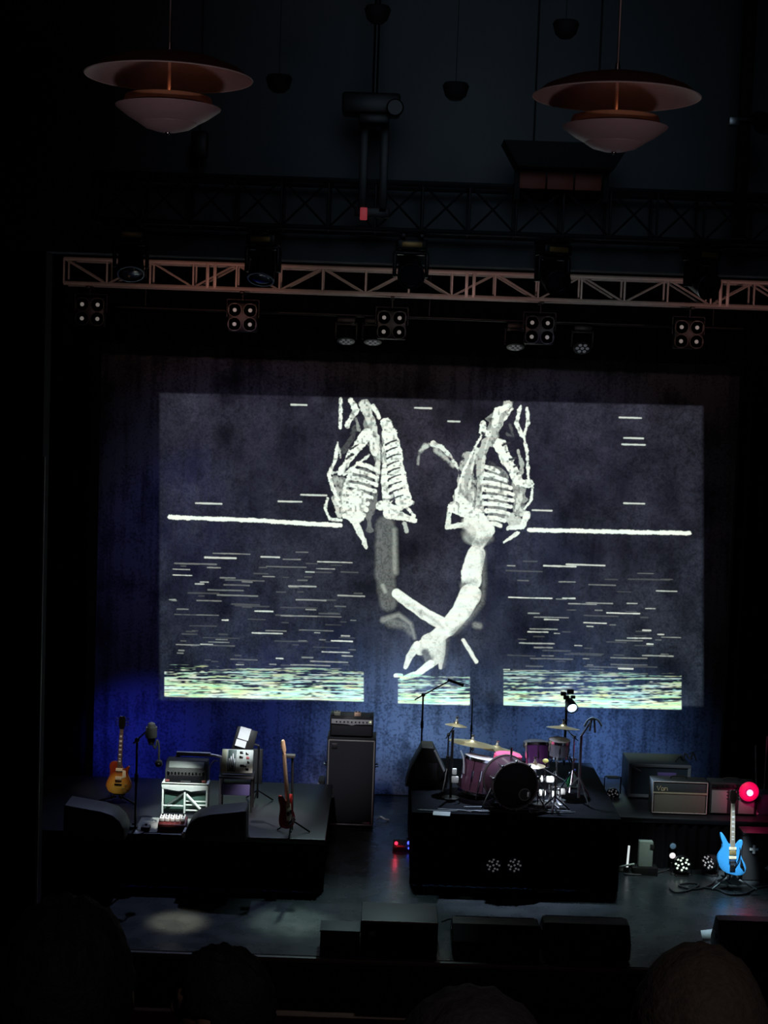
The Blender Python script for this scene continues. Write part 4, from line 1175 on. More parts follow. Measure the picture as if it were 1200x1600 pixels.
bm = NB(); box(bm, (0, -0.01, 0.02), (0.12, 0.006, 0.014), 0.002); obj('badge', bm, steel, t)
for s in (-1, 1):
    bm = NB(); box(bm, (s * aw * 0.44, -0.006, 0.025), (0.05, 0.01, 0.03), 0.004); obj('corner_cap', bm, mat('dull_red_corner', (0.2, 0.05, 0.05), 0.5), t)
# grey tube frame behind
bf = on(308, 1262, LRISER)
kf = bf.y / FPX
t = thing('keyboard_stand', 'grey tubular frame stand behind the small black amplifier', 'stand', bf)
fw_, fh_ = 72 * kf, 84 * kf
grey = mat('grey_tube', (0.42, 0.44, 0.47), 0.45, 0.2)
bm = NB(); box(bm, (-0.06, 0, fh_ + 0.02), (0.42, 0.05, 0.05), 0.012); obj('top_bar', bm, grey, t)
bm = NB(); tube(bm, smooth_path([(-fw_ / 2, 0.02, 0.008), (-fw_ / 2, 0.02, fh_ * 0.8), (-fw_ / 2 + 0.06, 0.02, fh_), (fw_ / 2 - 0.06, 0.02, fh_), (fw_ / 2, 0.02, fh_ * 0.85), (fw_ / 2, 0.02, 0.008)], 6), 0.018, 8); obj('outer_tube', bm, grey, t)
bm = NB(); tube(bm, smooth_path([(fw_ / 2 - 0.14, 0.02, 0.3), (fw_ / 2 - 0.14, 0.02, fh_ * 0.75), (fw_ / 2 - 0.09, 0.02, fh_ * 0.9), (fw_ / 2 - 0.04, 0.02, fh_ * 0.9)], 6), 0.01, 7); obj('inner_tube', bm, grey, t)
# electronics table with the music stand
b2 = on(368, 1268, LRISER)
k2 = b2.y / FPX
t = thing('folding_table', 'small dark folding table carrying the pale control unit', 'table', b2)
zt2 = P(368, 1212, b2.y).z - LRISER
bm = NB(); box(bm, (0, 0.1, zt2 - 0.015), (0.42, 0.32, 0.03), 0.006); obj('table_top', bm, black_tolex, t)
for s in (-1, 1):
    for yy in (-0.03, 0.23):
        bm = NB(); tube(bm, [(s * 0.19, yy, zt2 - 0.03), (s * 0.19, yy, 0.0)], 0.014, 7); obj('leg', bm, steel if (s < 0 and yy < 0) else black_metal, t)
bm = NB(); box(bm, (0, 0.1, zt2 - 0.17), (0.36, 0.24, 0.14), 0.012); obj('lower_case', bm, mat('violet_case', (0.07, 0.06, 0.17), 0.6), t)
tlt = R(62)
M0 = Matrix.Translation((0, -0.02, 0.03)) @ Matrix.Rotation(tlt, 4, 'X')
t = thing('control_unit', 'pale tilted control unit with sliders and buttons on the small table', 'electronics', (b2.x, b2.y + 0.02, LRISER + zt2))
uw, uh = 50 * k2, 38 * k2
bm = NB(); box(bm, (0, uh / 2, 0), (uw, uh, 0.06), 0.008, M0); obj('case', bm, mat('pale_grey_green', (0.55, 0.6, 0.55), 0.5), t)
bm = NB(); box(bm, (-uw * 0.17, uh / 2, 0.032), (uw * 0.26, uh * 0.94, 0.006), 0.002, M0); sp = obj('slider_panel', bm, mat('dark_green_panel', (0.03, 0.07, 0.06), 0.5), t)
for i in range(4):
    bm = NB(); box(bm, (-uw * 0.26 + i * uw * 0.06, uh * (0.35 + 0.1 * (i % 3)), 0.037), (0.01, uh * 0.5, 0.006), 0.001, M0); obj('slider', bm, steel, sp)
for i, (x, y, w) in enumerate([(0.12, 0.86, 0.1), (0.3, 0.82, 0.09), (0.12, 0.66, 0.12), (0.33, 0.64, 0.1), (0.2, 0.3, 0.2), (0.33, 0.15, 0.1), (0.36, 0.45, 0.08)]):
    bm = NB(); box(bm, (uw * x, uh * y, 0.034), (uw * w, uh * 0.10, 0.012), 0.003, M0); obj('button', bm, black_gloss if i != 3 else mat('red_button', (0.6, 0.1, 0.12), 0.4), t)
bm = NB(); box(bm, (-uw * 0.42, uh / 2, 0.032), (uw * 0.15, uh * 0.96, 0.008), 0.003, M0); obj('end_cheek', bm, mat('olive_cheek', (0.5, 0.52, 0.33), 0.5), t)
bm = NB(); box(bm, (0, 0.14, 0.05), (uw * 0.8, 0.02, 0.1), 0.004); obj('rear_prop', bm, black_metal, t)
b3 = on(402, 1252, LRISER)
zm = P(402, 1165, b3.y).z - LRISER
t = thing('music_stand', 'dark music stand rising beside the pale control unit', 'music stand', b3)
bm = NB(); cyl(bm, (0, 0, 0.04), (0, 0, zm), 0.012); obj('pole', bm, black_metal, t)
for a in (0.3, 2.4, 4.5):
    bm = NB(); tube(bm, [(0, 0, 0.14), (0.2 * math.cos(a), 0.2 * math.sin(a), 0.008)], 0.009, 6); obj('leg', bm, black_metal, t)
pc = P(381, 1150, b3.y)
Mt = Matrix.Translation((pc.x - b3.x + 0.0, -0.05, pc.z - b3.z - 0.02)) @ Matrix.Rotation(R(14), 4, 'Y') @ Matrix.Rotation(R(-18), 4, 'X')
bm = NB(); box(bm, (0.02, 0.012, -0.02), (0.26, 0.012, 0.30), 0.004, Mt); obj('desk', bm, black_metal, t)
bm = NB(); tube(bm, [(0, 0, zm), (pc.x - b3.x + 0.02, -0.02, pc.z - b3.z - 0.06)], 0.012, 7); obj('arm', bm, black_metal, t)
bm = NB(); box(bm, (-0.01, 0.03, zm * 0.62), (0.12, 0.05, zm * 0.62), 0.01); obj('side_panel', bm, black_tolex, t)
Mp = Matrix.Translation((pc.x, b3.y - 0.062, pc.z)) @ Matrix.Rotation(R(14), 4, 'Y') @ Matrix.Rotation(R(-18), 4, 'X')
bm = NB(); box(bm, (0, 0, 0.045), (0.135, 0.004, 0.15), 0, Mp); o = obj('sheet_of_paper', bm, paper); tag(o, 'bright white upper sheet of paper on the music stand', 'paper', 'sheets on the music stand')
bm = NB(); box(bm, (-0.008, -0.006, -0.085), (0.13, 0.004, 0.085), 0, Mp); o = obj('sheet_of_paper', bm, paper); tag(o, 'bright white lower half sheet on the music stand', 'paper', 'sheets on the music stand')
# pedals at the front of the left riser
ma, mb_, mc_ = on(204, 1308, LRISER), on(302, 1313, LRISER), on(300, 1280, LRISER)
bm = NB(); box(bm, (0, 0, 0.002), (mb_.x - ma.x, mc_.y - 18.07, 0.004)); o = obj('lit_deck_patch', bm, mat('pale_lit_deck', (0.17, 0.175, 0.165), 0.9, noise=0.25, scale=20), None, ((ma.x + mb_.x) / 2, (mc_.y + 18.07) / 2, LRISER)); tag(o, 'pale grey patch standing in for the lit deck under the pedals on the left riser', 'lit patch')  # pale sheet added so the dark deck here reads as brightly lit
wood_p = mat('dark_red_board', (0.14, 0.02, 0.02), 0.5)
pb = on(262, 1312, LRISER)
pb.y = max(pb.y, 18.08)
t = thing('pedalboard', 'dark red pedalboard at the front edge of the left riser', 'pedalboard', (pb.x, pb.y + 0.03, LRISER))
bm = NB(); prism_x(bm, [(0, 0), (0.22, 0), (0.22, 0.13), (0.0, 0.085)], -0.16, 0.16, 0.004); obj('board', bm, wood_p, t)
bm = NB(); box(bm, (0, -0.004, 0.045), (0.3, 0.008, 0.03), 0.002); obj('front_strip', bm, black_metal, t)
for i in range(5):
    tt = thing('effects_pedal', ('first', 'second', 'third', 'fourth', 'fifth')[i] + ' white-topped effects pedal from the left on the dark red pedalboard', 'effects pedal', (pb.x - 0.12 + i * 0.06, pb.y + 0.14, LRISER + 0.114), (R(11.6), 0, 0), 'white-topped pedals on the red pedalboard')
    bm = NB(); box(bm, (0, 0, 0.025), (0.05, 0.11, 0.045), 0.005); obj('case', bm, white_plastic, tt)
    bm = NB(); cyl(bm, (0, 0.02, 0.047), (0, 0.02, 0.062), 0.012); obj('knob', bm, black_gloss, tt)
    bm = NB(); cyl(bm, (0, -0.03, 0.047), (0, -0.03, 0.056), 0.01); obj('foot_switch', bm, chrome, tt)
pe = on(291, 1309, LRISER)
bm = NB(); box(bm, (0, 0.08, 0.03), (0.10, 0.2, 0.05), 0.01); tt = thing('effects_pedal', 'larger white pedal lying right of the red pedalboard', 'effects pedal', pe); obj('case', bm, white_plastic, tt)
bm = NB(); box(bm, (0, 0.08, 0.062), (0.08, 0.18, 0.02), 0.006); obj('treadle', bm, mat('pale_treadle', (0.6, 0.62, 0.58), 0.5), tt)
for dx, lb in ((-0.30, 'low black pedal just left of the red pedalboard'), (-0.45, 'low black pedal nearest the microphone stand')):
    tt = thing('effects_pedal', lb, 'effects pedal', (pb.x + dx, pb.y + 0.06, LRISER))
    bm = NB(); box(bm, (0, 0, 0.03), (0.1, 0.13, 0.055), 0.008); obj('case', bm, black_tolex, tt)
    bm = NB(); cyl(bm, (0, 0.02, 0.055), (0, 0.02, 0.075), 0.014); obj('knob', bm, rubber, tt)

# ------------------------------------------------------------------ stage monitors
def wedge(name, label, loc, rz, w, h, d, round_side=0, nl=True):
    t = thing(name, label, 'stage monitor', loc, (0, 0, rz))
    prof = [(-d * 0.45, 0.012), (d * 0.5, 0.012), (d * 0.5, h * 0.45), (d * 0.1, h), (-d * 0.25, h), (-d * 0.5, h * 0.55)]
    bm = NB(); prism_x(bm, prof, -w / 2, w / 2, 0.015); obj('cabinet', bm, black_paint, t)
    a, c = Vector((0, d * 0.5, h * 0.45)), Vector((0, d * 0.1, h))
    mid = (a + c) / 2
    ang = math.atan2(c.z - a.z, c.y - a.y) - PI
    bm = NB(); box(bm, (0, 0, 0), (w * 0.92, (a - c).length * 0.92, 0.012), 0.004, Matrix.Translation(mid + Vector((0, 0.006, 0.006))) @ Matrix.Rotation(ang, 4, 'X')); obj('grille', bm, dark_grille, t)
    for s in (-1, 1):
        bm = NB(); box(bm, (s * (w / 2 + 0.003), 0, h * 0.6), (0.01, 0.14, 0.06), 0.004); obj('handle', bm, black_metal, t)
        bm = NB(); box(bm, (s * w * 0.36, 0, 0.006), (0.05, d * 0.7, 0.012)); obj('foot', bm, rubber, t)
    return t
def round_wedge(label, px0, px1, py, pytop, flip=False):
    a, b_ = on(px0, py, LRISER), on(px1, py, LRISER)
    w = abs(b_.x - a.x)
    h = P(px1, pytop, a.y).z - LRISER
    t = thing('stage_monitor', label, 'stage monitor', ((a.x + b_.x) / 2, a.y + 0.02, LRISER))
    f = -1 if flip else 1
    pr = [(-w / 2, 0.0), (-w * 0.49, h * 0.3), (-w * 0.42, h * 0.55), (-w * 0.3, h * 0.74), (-w * 0.1, h * 0.84), (w * 0.48, h), (w / 2, h * 0.96), (w / 2, 0.0)]
    bm = NB(); prism(bm, [(p[0] * f, p[1]) for p in pr], 0, 0.42, 0.012); obj('cabinet', bm, black_paint, t)
    bm = NB(); box(bm, (0.1 * f, 0.425, h * 0.42), (w * 0.7, 0.012, h * 0.6), 0.004); obj('grille', bm, dark_grille, t)
    bm = NB(); box(bm, (w * 0.2 * f, -0.004, h * 0.5), (0.12, 0.012, 0.05), 0.004); obj('handle', bm, black_metal, t)
round_wedge('black curved stage monitor in front of the small table on the left riser', 288, 384, 1314, 1268)
round_wedge('black curved stage monitor at the left end of the left riser', 98, 196, 1311, 1262, True)
# row along the stage front
c = on(623, 1512, 0)
t = thing('subwoofer', 'black box subwoofer at the stage front with a pale front edge', 'speaker', (c.x, 16.12, 0))
bw_, bh_ = 0.80, P(623, 1440, 16.12).z
bm = NB(); box(bm, (0, 0.3, bh_ / 2 + 0.008), (bw_, 0.6, bh_ - 0.016), 0.012); obj('cabinet', bm, black_paint, t)
bm = NB(); box(bm, (0, -0.004, bh_ / 2), (bw_ - 0.06, 0.014, bh_ - 0.07), 0.004); obj('grille', bm, black_cloth, t)
bm = NB(); cyl(bm, (-bw_ / 2 + 0.01, 0.0, bh_ - 0.004), (bw_ / 2 - 0.01, 0.0, bh_ - 0.004), 0.007, n=6); obj('edge_strip', bm, piping, t)
bm = NB(); box(bm, (-0.28, -0.012, bh_ * 0.62), (0.07, 0.006, 0.05), 0.002); obj('badge', bm, mat('dim_badge', (0.12, 0.12, 0.13), 0.4), t)
bm = NB()
for s in (-1, 1):
    box(bm, (s * 0.3, 0.3, 0.004), (0.06, 0.5, 0.008))
obj('skid', bm, rubber, t, kind='stuff')
def front_wedge(label, pxa, pxb, pyt, y, d=0.62):
    a, b_ = P(pxa, pyt, y), P(pxb, pyt, y)
    wedge('stage_monitor', label, ((a.x + b_.x) / 2, y + d / 2 + 0.01, 0), 0, b_.x - a.x, (a.z + b_.z) / 2, d)
front_wedge('black wedge monitor at the stage front, right beside the box subwoofer', 708, 846, 1453, 16.1)
front_wedge('black wedge monitor at the stage front, second from the box subwoofer', 852, 988, 1452, 16.1)
front_wedge('black wedge monitor at the right end of the stage front beside the white sheet', 1126, 1262, 1446, 16.03, 0.44)
c = on(528, 1517, 0)
t = thing('equipment_box', 'low black box on the stage edge left of the subwoofer', 'box', (c.x, 16.1, 0))
bm = NB(); box(bm, (0, 0.16, 0.115), (0.41, 0.3, 0.22), 0.012); obj('case', bm, black_paint, t)
bm = NB(); box(bm, (0, 0.16, 0.228), (0.42, 0.31, 0.014), 0.004); obj('lid', bm, black_tolex, t)
c = on(1108, 1467, 0)
t = thing('setlist_sheet', 'white paper sheet catching light on the floor beside the right front wedge', 'paper', (c.x, c.y, 0), (0, 0, 0.2))
bm = NB()
v = [bm.verts.new(p) for p in ((-0.1, -0.06, 0.004), (0.1, -0.06, 0.004), (0.08, 0.10, 0.07), (-0.06, 0.10, 0.06))]
bm.faces.new(v)
o = obj('sheet', bm, paper, t); sm = o.modifiers.new('thickness', 'SOLIDIFY'); sm.thickness = 0.003
c = on(852, 1391, 0)
bm = NB(); box(bm, (0, 0, 0.003), (0.22, 0.17, 0.004)); o = obj('setlist_sheet', bm, mat('dim_paper', (0.4, 0.42, 0.46), 0.8), None, c, (0, 0, 0.1)); tag(o, 'dim paper sheet lying in front of the drum riser', 'paper')
# floor pedals with red and blue lamps
c = on(630, 1333, 0)
t = thing('effects_pedal', 'floor pedal unit with glowing red and blue lamps left of the drum riser', 'effects pedal', (c.x, c.y + 0.05, 0))
bm = NB(); prism_x(bm, [(0, 0), (0.2, 0), (0.2, 0.1), (0, 0.05)], -0.13, 0.13, 0.006); obj('case', bm, black_tolex, t)
for x, y, z, cc, nm in ((-0.09, 0.08, 0.086, (1, 0.02, 0.06), 'red_lamp'), (0.07, 0.10, 0.09, (0.05, 0.08, 1), 'blue_lamp'), (0.07, 0.0, 0.05, (0.05, 0.05, 1), 'blue_lamp')):
    bm = NB(); ball(bm, (x, y, z), 0.022 if z > 0.06 else 0.014, n=10); obj(nm, bm, mat(nm, (0.1, 0.1, 0.1), 0.4, emit=cc, estr=3.0), t)
bm = NB(); box(bm, (-0.03, 0.02, 0.066), (0.11, 0.03, 0.02), 0.004); obj('switch_bar', bm, mat('dull_orange', (0.4, 0.14, 0.06), 0.5), t)
point('pedal_glow', (c.x - 0.1, c.y, 0.14), 0.25, (1, 0.05, 0.1), 0.02)
point('pedal_glow', (c.x + 0.1, c.y, 0.14), 0.25, (0.05, 0.1, 1), 0.02)
# ------------------------------------------------------------------ drum kit
DZ = DRISER
violet = mat('violet_sparkle_shell', (0.10, 0.03, 0.13), 0.25, 0.3, noise=0.5, scale=250, coat=0.5)
plum = mat('plum_shell', (0.09, 0.035, 0.06), 0.3, 0.2, noise=0.3, scale=60, coat=0.5)
clear_shell = mat('grey_shell', (0.25, 0.27, 0.33), 0.25, 0.3, coat=0.4)
head_m = mat('white_drumhead', (0.8, 0.82, 0.85), 0.5, noise=0.06)
black_head = mat('black_drumhead', (0.006, 0.006, 0.007), 0.35)
def drum(label, c, r, depth, shell_m, tilt=(0, 0, 0), legs=None, name='tom_drum', lugs=6):
    """c: centre of the top head; the body hangs below it"""
    t = thing(name, label, 'drum', c, tilt)
    bm = NB(); lathe(bm, [(r * 0.985, -0.012), (r * 0.985, -depth + 0.012)], 32); obj('shell', bm, shell_m, t)
    bm = NB(); lathe(bm, [(0, 0.0), (r * 0.95, 0.0), (r * 0.99, -0.012), (0, -0.012)], 32); obj('drumhead', bm, head_m, t)
    bm = NB(); lathe(bm, [(0, -depth), (r * 0.95, -depth), (r * 0.99, -depth + 0.012), (0, -depth + 0.012)], 32); obj('lower_head', bm, head_m, t)
    for z in (0.002, -depth + 0.012):
        bm = NB(); lathe(bm, [(r * 0.985, z - 0.025), (r * 1.03, z - 0.025), (r * 1.03, z + 0.008), (r * 0.97, z + 0.008), (r * 0.97, z)], 32, close=True); obj('hoop', bm, chrome, t)
    for i in range(lugs):
        a = 2 * PI * (i + 0.5) / lugs
        bm = NB(); cyl(bm, (r * 1.02 * math.cos(a), r * 1.02 * math.sin(a), -0.01), (r * 1.02 * math.cos(a), r * 1.02 * math.sin(a), -depth + 0.01), 0.005, n=6)
        cyl(bm, (r * 1.01 * math.cos(a), r * 1.01 * math.sin(a), -depth * 0.35), (r * 1.01 * math.cos(a), r * 1.01 * math.sin(a), -depth * 0.65), 0.012, n=8); obj('lug', bm, chrome, t)
    if legs:
        for a in (0.6, 2.7, 4.8):
            bm = NB(); tube(bm, [(r * 1.05 * math.cos(a), r * 1.05 * math.sin(a), -depth * 0.3), (r * 1.05 * math.cos(a), r * 1.05 * math.sin(a), -depth - 0.03), (r * 1.12 * math.cos(a), r * 1.12 * math.sin(a), -legs)], 0.009, 7); obj('leg', bm, chrome, t)
    return t
def cymbal(label, c, r, tilt, m_=None):
    t = thing('cymbal', label, 'cymbal', c, tilt)
    bm = NB(); lathe(bm, [(0.013, 0.028), (0.022, 0.027), (r * 0.18, 0.016), (r * 0.24, 0.004), (r * 0.6, -0.008), (r, -0.024), (r * 0.6, -0.012), (r * 0.24, 0.0), (r * 0.17, 0.012), (0.013, 0.024)], 40, close=True); obj('plate', bm, m_ or brass, t)
    bm = NB(); cyl(bm, (0, 0, 0.03), (0, 0, 0.062), 0.017, 0.012, n=10); obj('felt', bm, mat('felt', (0.5, 0.48, 0.4), 0.9), t)
    bm = NB(); cyl(bm, (0, 0, 0.062), (0, 0, 0.078), 0.012, n=8); box(bm, (0, 0, 0.082), (0.04, 0.008, 0.016), 0.003); obj('wing_nut', bm, chrome, t)
    return t
def hw_stand(label, base, ztop, boom=None, m_=None, r=0.013, name='cymbal_stand', cat='cymbal stand'):
    m_ = m_ or chrome
    t = thing(name, label, cat, base)
    h = ztop - base.z
    for a in (0.2, 2.3, 4.4):
        bm = NB(); tube(bm, [(0, 0, min(0.3, h * 0.4)), (0.18 * math.cos(a), 0.18 * math.sin(a), 0.012)], 0.01, 6); lg = obj('leg', bm, m_, t)
        bm = NB(); ball(bm, (0.18 * math.cos(a), 0.18 * math.sin(a), 0.014), 0.014, n=8); obj('rubber_foot', bm, rubber, lg)
    bm = NB(); cyl(bm, (0, 0, 0.1), (0, 0, h * 0.6), r, n=10); obj('lower_tube', bm, m_, t)
    bm = NB(); cyl(bm, (0, 0, h * 0.55), (0, 0, h - 0.05 if boom is None else h), r * 0.7, n=10)
    if boom is None:
        cyl(bm, (0, 0, h - 0.05), (0, 0, h + 0.06), 0.0055, n=8)
    obj('upper_tube', bm, m_, t)
    bm = NB(); cyl(bm, (0, 0, h * 0.57), (0, 0, h * 0.62), r * 1.7, n=10); box(bm, (0.03, 0, h * 0.595), (0.04, 0.012, 0.02), 0.004); obj('clamp', bm, m_, t)
    if boom is not None:
        d = Vector(boom)
        bm = NB(); tube(bm, [Vector((0, 0, h)) - d * 0.35, Vector((0, 0, h)) + d], r * 0.6, 8); obj('boom', bm, m_, t)
        bm = NB(); ball(bm, (0, 0, h), r * 1.8, n=8); obj('joint', bm, m_, t)
    return t
# bass drum
YK = 18.62
kc = P(805, 1238, YK)
rk = 0.285
kz = DZ + rk + 0.022
t = thing('bass_drum', 'plum bass drum with a black front head and off-centre port hole', 'drum', (kc.x, YK, kz), (R(90), 0, R(14)))
dk = 0.40
bm = NB(); lathe(bm, [(rk * 0.95, -0.03), (rk * 0.95, -dk + 0.03)], 44); obj('shell', bm, plum, t)
for z, mm in ((0.0, black_head), (-dk, head_m)):
    bm = NB(); lathe(bm, [(0, z), (rk * 0.94, z), (rk * 0.95, z + (-0.03 if z == 0 else 0.03))], 44); obj('front_head' if z == 0 else 'rear_head', bm, mm, t)
for z in (-0.015, -dk + 0.015):
    bm = NB(); lathe(bm, [(rk * 0.94, z - 0.022), (rk * 1.0, z - 0.022), (rk * 1.0, z + 0.022), (rk * 0.94, z + 0.022)], 44, close=True); obj('hoop', bm, mat('dark_hoop', (0.05, 0.04, 0.04), 0.4), t)
bm = NB(); lathe(bm, [(rk * 0.995, 0.009), (rk * 1.005, 0.009), (rk * 1.005, 0.003), (rk * 0.995, 0.003)], 44, close=True); obj('hoop_inlay', bm, mat('pale_inlay', (0.35, 0.3, 0.28), 0.4), t)
Mp = Matrix.Translation((0.118, -0.11, 0.003))
bm = NB(); lathe(bm, [(0.062, -0.002), (0.075, -0.002), (0.075, 0.006), (0.062, 0.006)], 24, Mp, close=True); pr_ = obj('port_ring', bm, mat('dark_chrome_ring', (0.2, 0.19, 0.18), 0.3, 0.6), t)
bm = NB(); lathe(bm, [(0, 0.001), (0.06, 0.001), (0.06, 0.0)], 24, Mp); obj('port_hole', bm, rubber, pr_)
bm = NB(); box(bm, (0.16, -0.11, 0.006), (0.02, 0.06, 0.008), 0.004); obj('microphone_clip', bm, white_plastic, t)
for i in range(10):
    a = 2 * PI * (i + 0.5) / 10
    x, y = rk * 1.0 * math.cos(a), rk * 1.0 * math.sin(a)
    bm = NB(); box(bm, (x * 1.015, y * 1.015, -0.01), (0.028, 0.028, 0.05), 0.006); cyl(bm, (x * 1.0, y * 1.0, -0.03), (x * 1.0, y * 1.0, -dk * 0.4), 0.005, n=6); obj('claw', bm, chrome, t)
for s in (-1, 1):
    bm = NB(); tube(bm, [(s * rk * 0.93, -rk * 0.2, -0.12), (s * (rk + 0.12), -rk - 0.012, -0.04)], 0.01, 7); obj('spur', bm, chrome, t)
bm = NB(); cyl(bm, (0, rk * 0.94, -0.2), (0, rk + 0.13, -0.2), 0.014); obj('tom_mount', bm, chrome, t)
# floor tom
YF = 19.25
fc = P(751, 1184, YF)
drum('plum floor tom with a pale rim and three chrome legs left of the bass drum', fc, 0.20, 0.42, plum, (R(-4), R(9), 0), legs=fc.z - DZ - 0.006, name='floor_tom', lugs=8)
# snare with the pink cloth
YS = 19.35
sc_ = P(794, 1183, YS)
sz = sc_.z + 0.02
drum('shallow snare drum behind the bass drum under the pink cloth', (sc_.x, YS, sz), 0.16, 0.13, clear_shell, (0, R(4), 0), name='snare_drum', lugs=8)
pink = mat('pink_towel', (0.85, 0.09, 0.2), 0.85, noise=0.15, scale=80, bump=0.2)
bm = NB()
lathe(bm, [(0, 0.022), (0.10, 0.024), (0.155, 0.02), (0.172, 0.005), (0.176, -0.05), (0.174, -0.095), (0.169, -0.095), (0.168, 0.0), (0.15, 0.013), (0, 0.015)], 28)
for v_ in bm.verts:
    a = math.atan2(v_.co.y, v_.co.x)
    if v_.co.z < 0.003:
        v_.co.x *= 1 + 0.03 * math.sin(a * 7); v_.co.y *= 1 + 0.03 * math.sin(a * 7); v_.co.z -= 0.02 * math.sin(a * 3 + 1)
o = obj('towel', bm, pink, None, (sc_.x, YS, sz), (0, R(4), 0)); tag(o, 'bright pink cloth draped over the snare drum', 'cloth')
base = Vector((sc_.x, YS, DZ))
t = hw_stand('chrome snare stand under the pink cloth', base, sz - 0.15, name='snare_stand', cat='drum stand')
bm = NB()
for a in (0.5, 2.6, 4.7):
    tube(bm, [(0, 0, sz - 0.17 - DZ), (0.15 * math.cos(a), 0.15 * math.sin(a), sz - 0.150 - DZ)], 0.008, 6)
obj('basket', bm, chrome, t, kind='stuff')
# violet rack tom
YT = 19.22
tc_ = P(839, 1162, YT)
drum('violet sparkle rack tom above the right side of the bass drum', tc_, 0.145, 0.275, violet, (R(-17), R(-2), 0), name='rack_tom')
base = Vector((tc_.x + 0.02, YT + 0.2, DZ))
hw_stand('chrome stand with an arm holding the violet rack tom', base, tc_.z - 0.14, (-0.005, -0.08, 0), name='tom_stand', cat='drum stand')
# second rack tom
YT2 = 19.6
tc2 = P(874, 1157, YT2)
drum('grey shelled rack tom with a bright white head at the right of the kit', tc2, 0.135, 0.20, clear_shell, (R(5), R(2), 0), name='rack_tom')
base = Vector((tc2.x, YT2 + 0.2, DZ))
hw_stand('chrome stand with an arm holding the grey rack tom', base, tc2.z - 0.1, (0, -0.07, 0), name='tom_stand', cat='drum stand')
# cymbals and their stands
def cymbal_on_stand(cl, sl, px, py, Y, r, tilt, poleoff=(0, 0), m_=None, sm_=None):
    c = P(px, py, Y)
    cymbal(cl, c, r, tilt, m_)
    bx, by = c.x + poleoff[0], Y + poleoff[1]
    base = Vector((bx, by, DZ))
    if poleoff == (0, 0):
        hw_stand(sl, base, c.z + 0.02, m_=sm_)
    else:
        j = c.z - 0.14
        hw_stand(sl, base, j, Vector((c.x - bx, Y - by, c.z + 0.0 - j)) , m_=sm_)
cymbal_on_stand('small bronze splash cymbal high above the left end of the kit', 'dark stand of the splash cymbal at the left end of the kit', 713, 1131, 19.5, 0.14, (R(-5), R(6), 0), (-0.09, 0.0), sm_=black_metal)
cymbal_on_stand('wide pale bronze cymbal over the floor tom', 'chrome stand of the wide cymbal over the floor tom', 738, 1159, 19.55, 0.29, (R(-4), R(7), 0), (0.02, 0.22))
cymbal_on_stand('wide thin cymbal tilting down behind the pink cloth', 'chrome stand of the cymbal behind the pink cloth', 776, 1168, 19.8, 0.31, (R(-6), R(9), 0), (0.0, 0.22))
cymbal_on_stand('crash cymbal high at the right seen edge-on', 'tall pale boom stand at the right end of the kit', 880, 1135, 19.6, 0.21, (R(-8), R(3), 0), (0.15, 0.05))
hc = P(836, 1194, 18.86)
cymbal('small tan cymbal in front of the violet rack tom', hc, 0.125, (R(2), R(-1), 0), mat('tan_bronze', (0.55, 0.45, 0.3), 0.4, 0.7))
hw_stand('short chrome stand of the tan cymbal beside the bass drum', Vector((hc.x + 0.24, 18.72, DZ)), hc.z - 0.1, Vector((-0.24, 0.14, 0.1)))
# pale microphone with prongs on the tall right stand
pc = P(915, 1150, 19.2)
t = thing('microphone_stand', 'tall grey stand topped with pale folded prongs right of the crash cymbal', 'microphone stand', (P(901, 1200, 19.5).x, 19.2, DZ))
zt_ = pc.z - DZ
bm = NB(); cyl(bm, (0, 0, 0.04), (0, 0, zt_), 0.016); obj('pole', bm, grey, t)
for a in (0.9, 3.0, 5.1):
    bm = NB(); tube(bm, [(0, 0, 0.3), (0.25 * math.cos(a), 0.25 * math.sin(a), 0.01)], 0.01, 6); obj('leg', bm, grey, t)
bm = NB(); tube(bm, [(0, 0, zt_), (0.13, 0, zt_ + 0.22)], 0.014, 7); obj('arm', bm, grey, t)
pale_tip = mat('pale_prong', (0.6, 0.68, 0.68), 0.4)
for dx_, dz_ in ((-0.10, -0.10), (-0.03, -0.15), (0.03, -0.17), (0.11, -0.09)):
    bm = NB(); tube(bm, smooth_path([(0.13, -0.01, zt_ + 0.23), (0.13 + dx_ * 0.6, -0.02, zt_ + 0.20), (0.13 + dx_, -0.02, zt_ + 0.22 + dz_)], 3), 0.012, 7); obj('prong', bm, pale_tip, t)
# tall boom microphones behind the drums
bp_ = Vector((P(657, 1200, 20.6).x, 20.6, DZ))
tp = P(658, 1086, 20.6)
e = P(702, 1062, 20.6)
mic_stand('thin black boom stand reaching over the left of the drums', bp_, tp.z - DZ, (e.x - tp.x, 0, e.z - tp.z), 0.012)
t = thing('microphone', 'small black overhead microphone at the end of the left boom', 'microphone', e)
bm = NB(); cyl(bm, (-0.02, 0, 0.0), (0.16, 0, -0.06), 0.018, n=8); obj('body', bm, black_metal, t)
bm = NB(); cyl(bm, (0.16, 0, -0.06), (0.19, 0, -0.07), 0.022, n=8); obj('capsule', bm, rubber, t)
bp2 = Vector((P(735, 1180, 20.5).x, 20.5, DZ))
tp2 = P(736, 1092, 20.5)
mic_stand('thin black microphone stand rising behind the wide cymbal', bp2, tp2.z - DZ, None, 0.009)
